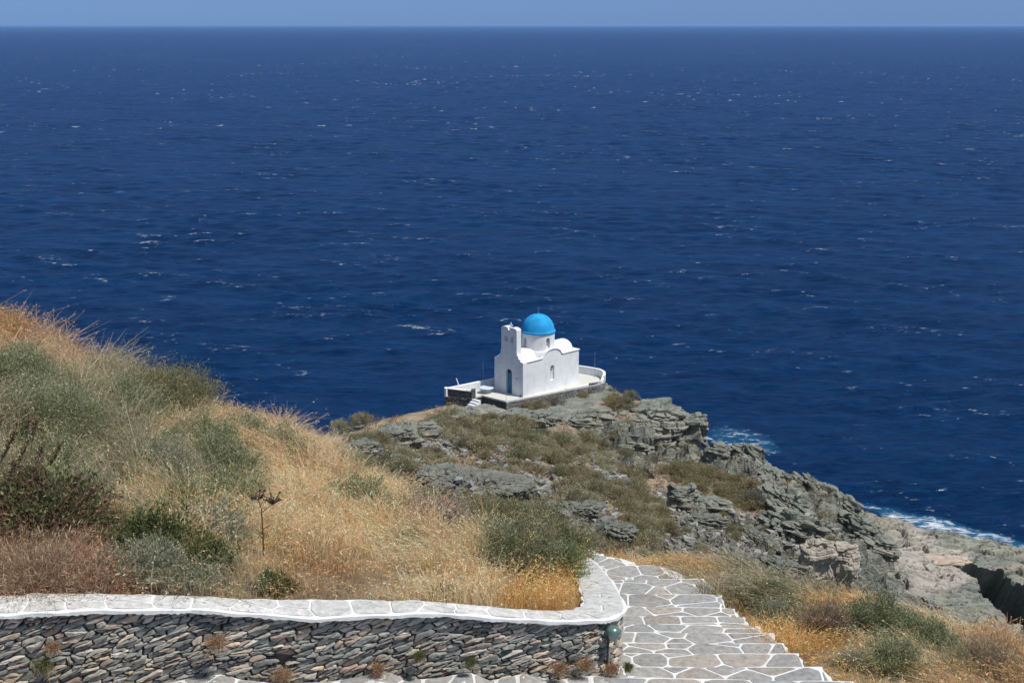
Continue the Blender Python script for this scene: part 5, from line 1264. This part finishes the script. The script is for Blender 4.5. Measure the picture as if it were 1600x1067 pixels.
def near_grass(name, label, x0, x1, y0, y1, dens, side, seed, hmul=1.0):
    rg = np.random.default_rng(seed); n = int((x1 - x0) * (y1 - y0) * dens)
    x = rg.uniform(x0, x1, n); y = rg.uniform(y0, y1, n)
    ins = in_poly(x, y, inner_poly)
    if side == 'in':
        # stay behind the inner edge of the cap
        ie = [(p.x, p.y) for p in capi_r] + inner_poly[len(capo):]; keep = in_poly(x, y, ie)
    else:
        keep = ~ins & (x > np.interp(y, [8, 11.5, 12.5, 13.6, 15, 16.2, 17.4, 20], [3.1, 3.02, 2.72, 2.65, 2.55, 2.55, 2.5, 1.6]) + 0.04)
    h = H(x, y); PX, PY = proj(x, y, h)
    keep &= (PX > -260) & (PX < 1860) & (PY < 1180)
    x, y, h, PX, PY = x[keep], y[keep], h[keep], PX[keep], PY[keep]
    cl = fbm(p3(x * 1.6, y * 1.6), 3, seed); keep = rg.random(len(x)) < np.clip(0.70 + cl * 1.6, 0.22, 1)
    x, y, h, PX, PY, cl = [a[keep] for a in (x, y, h, PX, PY, cl)]
    n = len(x); z = zone_of(PX, PY, rg); col = np.zeros((n, 3))
    for i, zz in enumerate(ZONES):
        m = z == i; col[m] = pick(GP[zz[4]], int(m.sum()), rg)
    dist = np.hypot(x, y); wd = 0.0042 * np.clip(dist / 13, 0.9, 2.0)
    hh = hmul * rg.uniform(0.16, 0.52, n) * (0.72 + 0.9 * np.clip(cl + 0.25, 0, 1)) * (0.9 + 0.5 * fbm(p3(x * 3, y * 3), 2, 19)); hh *= np.where(z == 0, 0.75, 1.0) * np.where(np.isin(z, [i for i, q in enumerate(ZONES) if q[4] == 'greenish']), 1.4, 1.0)
    P0 = np.stack([x, y, h - 0.03], 1); wind = np.array([-0.14, 0.05, 0]); ln = rg.normal(0, 0.24, (n, 3)) * np.array([1, 1, 0]) + wind + np.stack([0.55 * fbm(p3(x * 1.1, y * 1.1), 3, 61), 0.55 * fbm(p3(x * 1.1, y * 1.1), 3, 67), 0 * x], 1)
    P1 = P0 + np.stack([0 * hh, 0 * hh, hh * 0.6], 1) + ln * hh[:, None] * 0.5; P2 = P0 + np.stack([0 * hh, 0 * hh, hh * (0.95 - 0.3 * rg.random(n))], 1) + ln * hh[:, None] * 1.6
    V, f, c = ribbons(P0, P1, P2, wd, col, rg)
    # seed heads on a third of the blades
    k = rg.random(n) < 0.38; m = int(k.sum()); hd = (P2[k] - P1[k]); hd /= np.linalg.norm(hd, axis=1)[:, None] + 1e-9
    reps = 3; pos = np.repeat(P2[k], reps, axis=0) - np.repeat(hd, reps, axis=0) * rg.uniform(0, 0.09, (m * reps, 1)) + rg.normal(0, 0.006, (m * reps, 3))
    ax = np.repeat(hd, reps, axis=0) + rg.normal(0, 0.35, (m * reps, 3)) + np.array([0, 0, -0.3])
    hc = np.repeat(np.minimum(col[k] * 1.15 + 0.03, 0.8), reps, axis=0)
    V2, f2, c2 = leaves(pos, ax, 0.034, 0.011, hc, rg); V2 = V2
    me = mesh_np(name, np.concatenate([V, V2]), [np.concatenate([f, f2 + len(V)])], np.concatenate([c, c2]))
    tag(link(name, me, M['leaf']), label, 'grass', kind='stuff'); print(name, n, len(me.polygons))
near_grass('grass', 'tall dry golden grass with pale seed heads covering the hillside behind the wall', -12, 2, 10, 27, 1750, 'in', 21)
near_grass('grass', 'short golden and green grass on the bank right of the path', 1.5, 9.5, 10, 22, 900, 'out', 22, 0.6)

# ------------------------------------------------------------------ near shrubs, one by one
near = [
    # px, py(base), size R, H, palette, kind tweaks, label
    (70, 690, 1.15, 0.80, GREY, 'fine', 'large grey-green bush high on the left of the hillside'),
    (185, 660, 0.85, 0.62, GREY, 'fine', 'grey-green bush between the large left one and the round skyline bush'),
    (262, 640, 0.95, 0.62, OLIVE, 'fine', 'round olive bush on the skyline with a dark hollow at its foot'),
    (20, 600, 0.80, 0.45, GREY, 'fine', 'grey-green bush nearest the skyline at the far left'),
    (20, 485, 0.55, 0.30, OLIVE, 'fine', 'low olive tuft where the skyline is highest'),
    (230, 760, 0.75, 0.55, SILVER, 'fine', 'silvery bush in the middle of the left slope'),
    (345, 745, 0.70, 0.50, GREY, 'fine', 'thin grey-green bush at the left edge of the straw grass'),
    (60, 830, 0.75, 0.62, [(0.09, 0.08, 0.045, 5), (0.12, 0.135, 0.055, 3), (0.20, 0.22, 0.09, 1), (0.12, 0.07, 0.045, 3)], 'broad', 'dark leafy bush carrying the brown seed spikes at the left'),
    (225, 915, 0.50, 0.42, SILVER, 'fine', 'silver-grey bush touching the wall cap at the left'),
    (300, 918, 0.34, 0.28, SILVER, 'fine', 'small grey bush on the wall cap, next right of the silver-grey one'),
    (240, 880, 0.45, 0.48, GREEN, 'broad', 'bright green bush above the silver-grey one'),
    (320, 890, 0.34, 0.32, GREEN, 'fine', 'low green bush right of the bright green one'),
    (55, 915, 0.80, 0.36, RUST, 'dry', 'tangle of dry reddish twigs at the left end of the wall cap'),
    (150, 925, 0.40, 0.26, RUST, 'dry', 'small heap of dry reddish twigs left of the silver-grey bush'),
    (612, 770, 0.85, 0.55, GREY, 'fine', 'grey-green bush on the ridge in front of the headland'),
    (680, 835, 0.62, 0.42, PURP, 'fine', 'purple-brown twiggy bush in the middle of the ridge'),
    (800, 850, 1.05, 0.62, OLIVE, 'fine', 'broad olive bush on the ridge above the path corner'),
    (815, 905, 0.60, 0.68, [(0.15, 0.16, 0.085, 4), (0.20, 0.21, 0.12, 4), (0.09, 0.10, 0.05, 3), (0.32, 0.26, 0.15, 2)], 'fine', 'dark green bush leaning over the golden grass near the wall corner'),
    (870, 905, 0.42, 0.46, [(0.12, 0.15, 0.07, 4), (0.17, 0.20, 0.10, 4), (0.08, 0.10, 0.045, 3)], 'fine', 'rightmost hillside bush, growing over the inner edge of the wall cap'),
    (862, 862, 0.50, 0.40, GREY, 'fine', 'grey-green bush hiding the far end of the wall cap'),
    (420, 700, 0.40, 0.28, PURP, 'dry', 'small mauve bush among the straw grass under the skyline'),
    (468, 690, 0.50, 0.30, GREY, 'fine', 'grey bush where the skyline meets the headland'),
    (620, 818, 0.28, 0.28, GREEN, 'fine', 'small bright green tuft left of the purple-brown bush'),
    (430, 925, 0.25, 0.18, GREEN, 'fine', 'low green weed against the wall cap below the dead seed stalk'),
    (700, 935, 0.16, 0.14, GREEN, 'fine', 'tiny green weed against the wall cap in the golden grass'),
    (1290, 1000, 0.42, 0.46, [(0.17, 0.12, 0.085, 5), (0.24, 0.19, 0.14, 3), (0.10, 0.08, 0.05, 3), (0.13, 0.13, 0.07, 2)], 'dry', 'brown twiggy bush right of the path'),
    (1372, 1000, 0.55, 0.50, [(0.11, 0.135, 0.065, 4), (0.17, 0.185, 0.10, 4), (0.08, 0.09, 0.05, 3), (0.26, 0.23, 0.15, 1)], 'fine', 'dark green bush next to the brown twiggy one'),
    (1200, 935, 0.40, 0.22, OLIVE, 'fine', 'low green bush at the right edge of the path'),
    (1445, 1010, 0.45, 0.30, GREY, 'fine', 'thin grey bush right of the dark green one'),
    (1540, 1050, 0.55, 0.25, BROWN, 'dry', 'flat brown bush in the lower right corner'),
    (1010, 878, 0.0, 0, None, None, None)]
hp = hit([s[0] for s in near], [s[1] for s in near], 8, 40, 900)
for i, ((px, py, Rr, Hh, pl, kd, lab), p) in enumerate(zip(near, hp)):
    if pl is None or np.isnan(p[0]): continue
    if pl not in (GREY, OLIVE, BROWN, GREEN, PURP, RUST, SILVER): pl = lift(pl, 1.7)
    vol = max(0.10, Rr * Rr)
    if kd == 'fine': kw = dict(ntw=int(260 + 420 * vol), lpt=44, ll=0.034, lw=0.0095, twig_w=0.005, spread=0.055, open_=0.3, tall=0.16 * Hh)
    elif kd == 'broad': kw = dict(ntw=int(200 + 260 * vol), lpt=30, ll=0.055, lw=0.020, twig_w=0.007, spread=0.06, open_=0.35, tall=0.2 * Hh)
    else: kw = dict(ntw=int(800 + 800 * vol), lpt=8, ll=0.075, lw=0.006, twig_w=0.005, spread=0.13, open_=0.6, tall=0.1 * Hh)
    if Rr < 0.3: kw['ntw'] = 160
    tw = TW if kd != 'dry' else [(c[0], c[1], c[2]) for c in pl]
    o = make_shrub('bush', 300 + i * 3, Rr=Rr, Hh=Hh, pal=pl, twpal=tw if Rr < 2 else TWP, **kw)
    o.location = (p[0], p[1], p[2] - 0.04); tag(o, lab, 'bush')

# more of the same bushes mixed into the grass, copies of four builds
def scatter_bushes():
    pr = [make_shrub('bush', 900 + k, Rr=0.42, Hh=0.36, pal=pl, twpal=TW, ntw=230, lpt=40, ll=0.032, lw=0.009, twig_w=0.005, spread=0.08, open_=0.45, tall=0.22) for k, pl in enumerate((GREY, SILVER, OLIVE, GREY))]
    seen = set()
    spots = [(x, y, 'ragged grey-green bush mixed into the grass of the left hillside', 'grey-green bushes among the grass') for x, y in
             [(30, 640), (150, 720), (130, 780), (190, 810), (170, 850), (270, 700), (290, 800), (330, 700), (360, 800), (330, 850), (200, 600), (80, 740), (260, 840), (380, 690), (440, 720)]]
    spots += [(x, y, 'ragged olive or grey bush on the ridge between golden grass and headland', 'bushes along the ridge') for x, y in
              [(540, 745), (575, 755), (650, 800), (740, 830), (700, 810), (760, 860), (840, 870), (860, 890), (790, 880), (640, 860), (520, 730), (560, 800), (830, 850), (880, 880)]]
    spots += [(x, y, 'ragged low bush on the bank right of the path', 'low bushes on the right bank') for x, y in [(1160, 925), (1240, 950), (1330, 960), (1410, 985), (1480, 1020), (1500, 1045), (1330, 1040), (1575, 1040), (1220, 975), (1400, 1050)]]
    P = hit([a[0] for a in spots], [a[1] for a in spots], 8, 40, 900)
    for (x, y, lab, grp), p in zip(spots, P):
        if np.isnan(p[0]): continue
        k = random.randrange(4); o = pr[k] if k not in seen else copy_tree(pr[k]); seen.add(k)
        s_ = random.uniform(0.65, 1.5) * (0.7 if x > 1000 else 1); o.location = (p[0], p[1], p[2] - 0.05); o.scale = (s_, s_, s_ * random.uniform(0.7, 1.0)); o.rotation_euler.z = random.uniform(0, 6.28)
        tag(o, lab, 'bush', grp)
    for o in pr:
        if not o.get('label'):
            for ch in list(o.children): bpy.data.objects.remove(ch)
            bpy.data.objects.remove(o)
scatter_bushes()

# seed spikes of the leafy bush at the left
def spike(px, py, h, lean, lab):
    p = hit([px], [py + 60], 8, 40, 900)[0]; d = math.hypot(p[0], p[1])
    p = at(px, py, p[1] - 0.2)
    rg = np.random.default_rng(int(px * 7 + py)); V = []; F_ = []; Cc = []
    r = empty('seed_spike', tuple(p)); tag(r, lab, 'seed spike', 'brown seed spikes of the left bush')
    m = MB(); m.tube([(-lean * h * 1.2, 0, -h * 1.3), (0, 0, 0), (lean * h, 0, h)], [0.007, 0.007, 0.004], 6)
    m.build('stalk', M['twig'], r)
    n = int(h / 0.0016); t = rg.random(n); an = rg.uniform(0, 6.28, n)
    pos = np.stack([lean * h * t, 0 * t, h * t], 1); dr_ = np.stack([np.cos(an), np.sin(an), 0.4 + 0 * an], 1)
    wh = 0.6 + 0.4 * np.cos(t * h / 0.035 * 6.28)
    pos += dr_ * (0.012 * wh)[:, None]
    Vv, f, c = leaves(pos, dr_ + rg.normal(0, 0.3, (n, 3)), 0.030, 0.014, pick([(0.22, 0.125, 0.07, 5), (0.30, 0.18, 0.10, 3), (0.38, 0.40, 0.16, 2), (0.15, 0.085, 0.05, 3)], n, rg), rg)
    link('seed_head', mesh_np('seed_head', Vv, [f], c), M['leaf'], r)
for i, (px, py, h, ln, lab) in enumerate([(4, 715, 0.42, 0.55, 'brown seed spike at the extreme left edge, leaning right'), (14, 752, 0.30, 0.4, 'shorter brown seed spike just below the leftmost leaning one'), (42, 672, 0.22, 0.25, 'dark seed spike, left one of the upright twin spikes'),
                               (52, 680, 0.26, 0.25, 'dark seed spike, right one of the upright twin spikes'), (60, 716, 0.22, 0.35, 'seed spike directly below the upright twin spikes'), (80, 724, 0.30, 0.55, 'dark bent seed spike right of the twin spikes'),
                               (30, 722, 0.25, 0.45, 'brown seed spike between the left edge and the twin spikes'), (112, 772, 0.28, 0.4, 'brown seed spike lowest on the right side of the leafy bush'), (122, 790, 0.26, 1.0, 'yellow-tipped seed spike lying nearly flat at the right of the leafy bush'), (0, 668, 0.2, 0.2, 'brown seed spike highest at the left edge')]):
    spike(px, py, h * 0.72, ln, lab)
# dead umbel stalk
def thistle():
    p = hit([412], [868], 8, 40, 900)[0]; r = empty('dead_stalk', tuple(p)); tag(r, 'dark dead seed stalk with two branching heads standing in the golden grass', 'dead plant')
    top = at(413, 795, p[1]) - Vector(p); m = MB(); m.tube([(0, 0, -0.05), (0.004, 0, top.z * 0.5), (0.0, 0, top.z)], [0.009, 0.007, 0.006], 7)
    sc_ = top.z / 73.0
    heads = []
    def br(a, b): m.tube([a, b], [0.005, 0.004], 6); return b
    t0 = Vector((0, 0, top.z)); l = br(t0, t0 + Vector((-0.008 / 0.012 * sc_ * 6, 0, 14 * sc_))); r_ = br(Vector((0, 0, top.z * 0.93)), t0 + Vector((16 * sc_, 0.02, 6 * sc_)))
    rg = random.Random(4)
    for (c, n, sp) in ((l, 9, 11), (r_, 15, 14)):
        for k in range(n):
            q = c + Vector((rg.uniform(-1, 1) * sp * sc_, rg.uniform(-0.6, 0.6) * sp * sc_, rg.uniform(0.1, 1.5) * sp * sc_)); br(c, q); heads.append(q)
    for k in range(3): q = Vector((rg.uniform(-10, 16) * sc_, 0, rg.uniform(20, 50) * sc_)); br(Vector((0, 0, q.z - 8 * sc_)), q)
    hm = simple('dead_head', (0.07, 0.045, 0.03), 0.8, 0.3, 9, 0)
    for part_ in (heads[:9], heads[9:24]):
        h = MB(); cc = part_[0]
        for q in part_:
            s = 2.0 * sc_ * rg.uniform(0.7, 1.2); h.tube([cc, q], 0.3 * s, 5)
            h.lathe([(0.2 * s, q.z - s), (s, q.z - 0.3 * s), (0.9 * s, q.z + 0.5 * s), (0.3 * s, q.z + s)], q.x, q.y, 7)
        h.build('seed_head', hm, r)
    m.build('stalk', simple('dead_stem', (0.085, 0.055, 0.035), 0.8, 0.3, 9, 0), r)
    h = None
    for q in []:
        s = 2.0 * sc_ * rg.uniform(0.7, 1.2)
        h.lathe([(0.2 * s, q.z - s), (s, q.z - 0.3 * s), (0.9 * s, q.z + 0.5 * s), (0.3 * s, q.z + s)], q.x, q.y, 7)
thistle()
# bare wisps standing up from the skyline
def wisp(px, py, ptop, lab, n=5, col=(0.45, 0.36, 0.22)):
    p = hit([px], [py], 8, 40, 900)[0]
    if np.isnan(p[0]): return
    top = at(ptop[0], ptop[1], p[1]) - Vector(p); rg = random.Random(px)
    m = MB(); m.tube([(0, 0, -0.1), (top.x * 0.35, 0, top.z * 0.5), (top.x, 0, top.z)], [0.007, 0.006, 0.003], 5)
    for k in range(n):
        t = rg.uniform(0.4, 1.0); a = Vector((top.x * t * (0.7 if t < 0.5 else 1), 0, top.z * t)); m.tube([a, a + Vector((rg.uniform(-0.12, 0.16), rg.uniform(-.05, .05), rg.uniform(0.03, 0.12)))], [0.004, 0.002], 4)
    o = m.build('grass_stem', simple('wisp', col, 0.8, 0.2, 9, 0)); o.location = p; tag(o, lab, 'dry stem', 'tall dry stems on the skyline')
for i, (px, py, tp, lab) in enumerate([(60, 525, (57, 473), 'branching dry stem nearest the highest skyline at the left'), (85, 540, (84, 480), 'second dry stem from the left on the skyline'), (110, 555, (103, 500), 'third dry stem from the left, curling on the skyline'), (196, 585, (213, 522), 'tallest pale curved stem left of the round skyline bush'),
                              (262, 575, (262, 545), 'short dry stem over the middle of the round skyline bush'), (300, 590, (330, 560), 'dry stem leaning right off the round skyline bush'), (345, 630, (352, 600), 'dry stem just downhill of the round skyline bush'), (450, 690, (446, 655), 'green feathery stem at the lower end of the skyline')]):
    wisp(px, py + 25, tp, lab)
# weeds at the foot of the wall and in its joints
def weed(px, py, Y, s, pal, lab):
    o = make_shrub('weed', int(px), Rr=s * 1.2, Hh=s * 0.8, pal=pal, twpal=TWP, ntw=120, lpt=9, ll=0.028, lw=0.005, twig_w=0.003, spread=0.14, open_=0.9, foot=0.5)
    p = at(px, py, Y); o.location = p; tag(o, lab, 'weed')
DRY = [(0.40, 0.24, 0.14, 4), (0.30, 0.17, 0.10, 3), (0.5, 0.36, 0.22, 2)]
for a in [(68, 1048, 10.05, 0.10, GREEN, 'green weed growing from the wall face at the lower left'), (84, 1018, 10.08, 0.06, DRY, 'dry red weed in a joint above the green wall weed'), (340, 1010, 10.42, 0.10, DRY, 'dry weed hanging from the middle of the wall face'), (440, 1062, 10.55, 0.11, DRY, 'dry brown weed below the dark hole in the wall'),
          (590, 1052, 10.82, 0.08, DRY, 'dry weed at the wall foot left of the first pointed paving'), (655, 1030, 10.92, 0.05, GREEN, 'green sprig in the wall face left of the centre'), (735, 1040, 11.0, 0.05, GREEN, 'green sprig low in the wall face right of the centre'), (875, 1050, 11.2, 0.08, DRY, 'dry weed at the wall foot below the rust stones'), (915, 1045, 11.32, 0.09, DRY, 'dry weed at the wall foot under the lamp'),
          (955, 1050, 11.5, 0.08, DRY, 'dry weed in the corner where wall and steps meet'), (982, 1047, 11.62, 0.04, GREEN, 'tiny green weed at the wall corner beside the steps')]: weed(*a)

# ------------------------------------------------------------------ air
HAZE = 1
if HAZE:
    m = bpy.data.materials.new('sea_haze'); m.use_nodes = True; t = m.node_tree; t.nodes.clear()
    v = N(t, 'ShaderNodeVolumePrincipled'); v.inputs['Color'].default_value = (0.33, 0.585, 0.96, 1); v.inputs['Density'].default_value = 3.2e-5; v.inputs['Anisotropy'].default_value = 0.0
    o_ = N(t, 'ShaderNodeOutputMaterial'); t.links.new(v.outputs[0], o_.inputs['Volume'])
    b = MB(); b.box(-62000, 62000, -62000, 62000, -16, 60); o = b.build('haze', m); tag(o, kind='stuff', label='thin blue sea haze fading the far water', cat='haze')
print('done', len(bpy.data.objects))
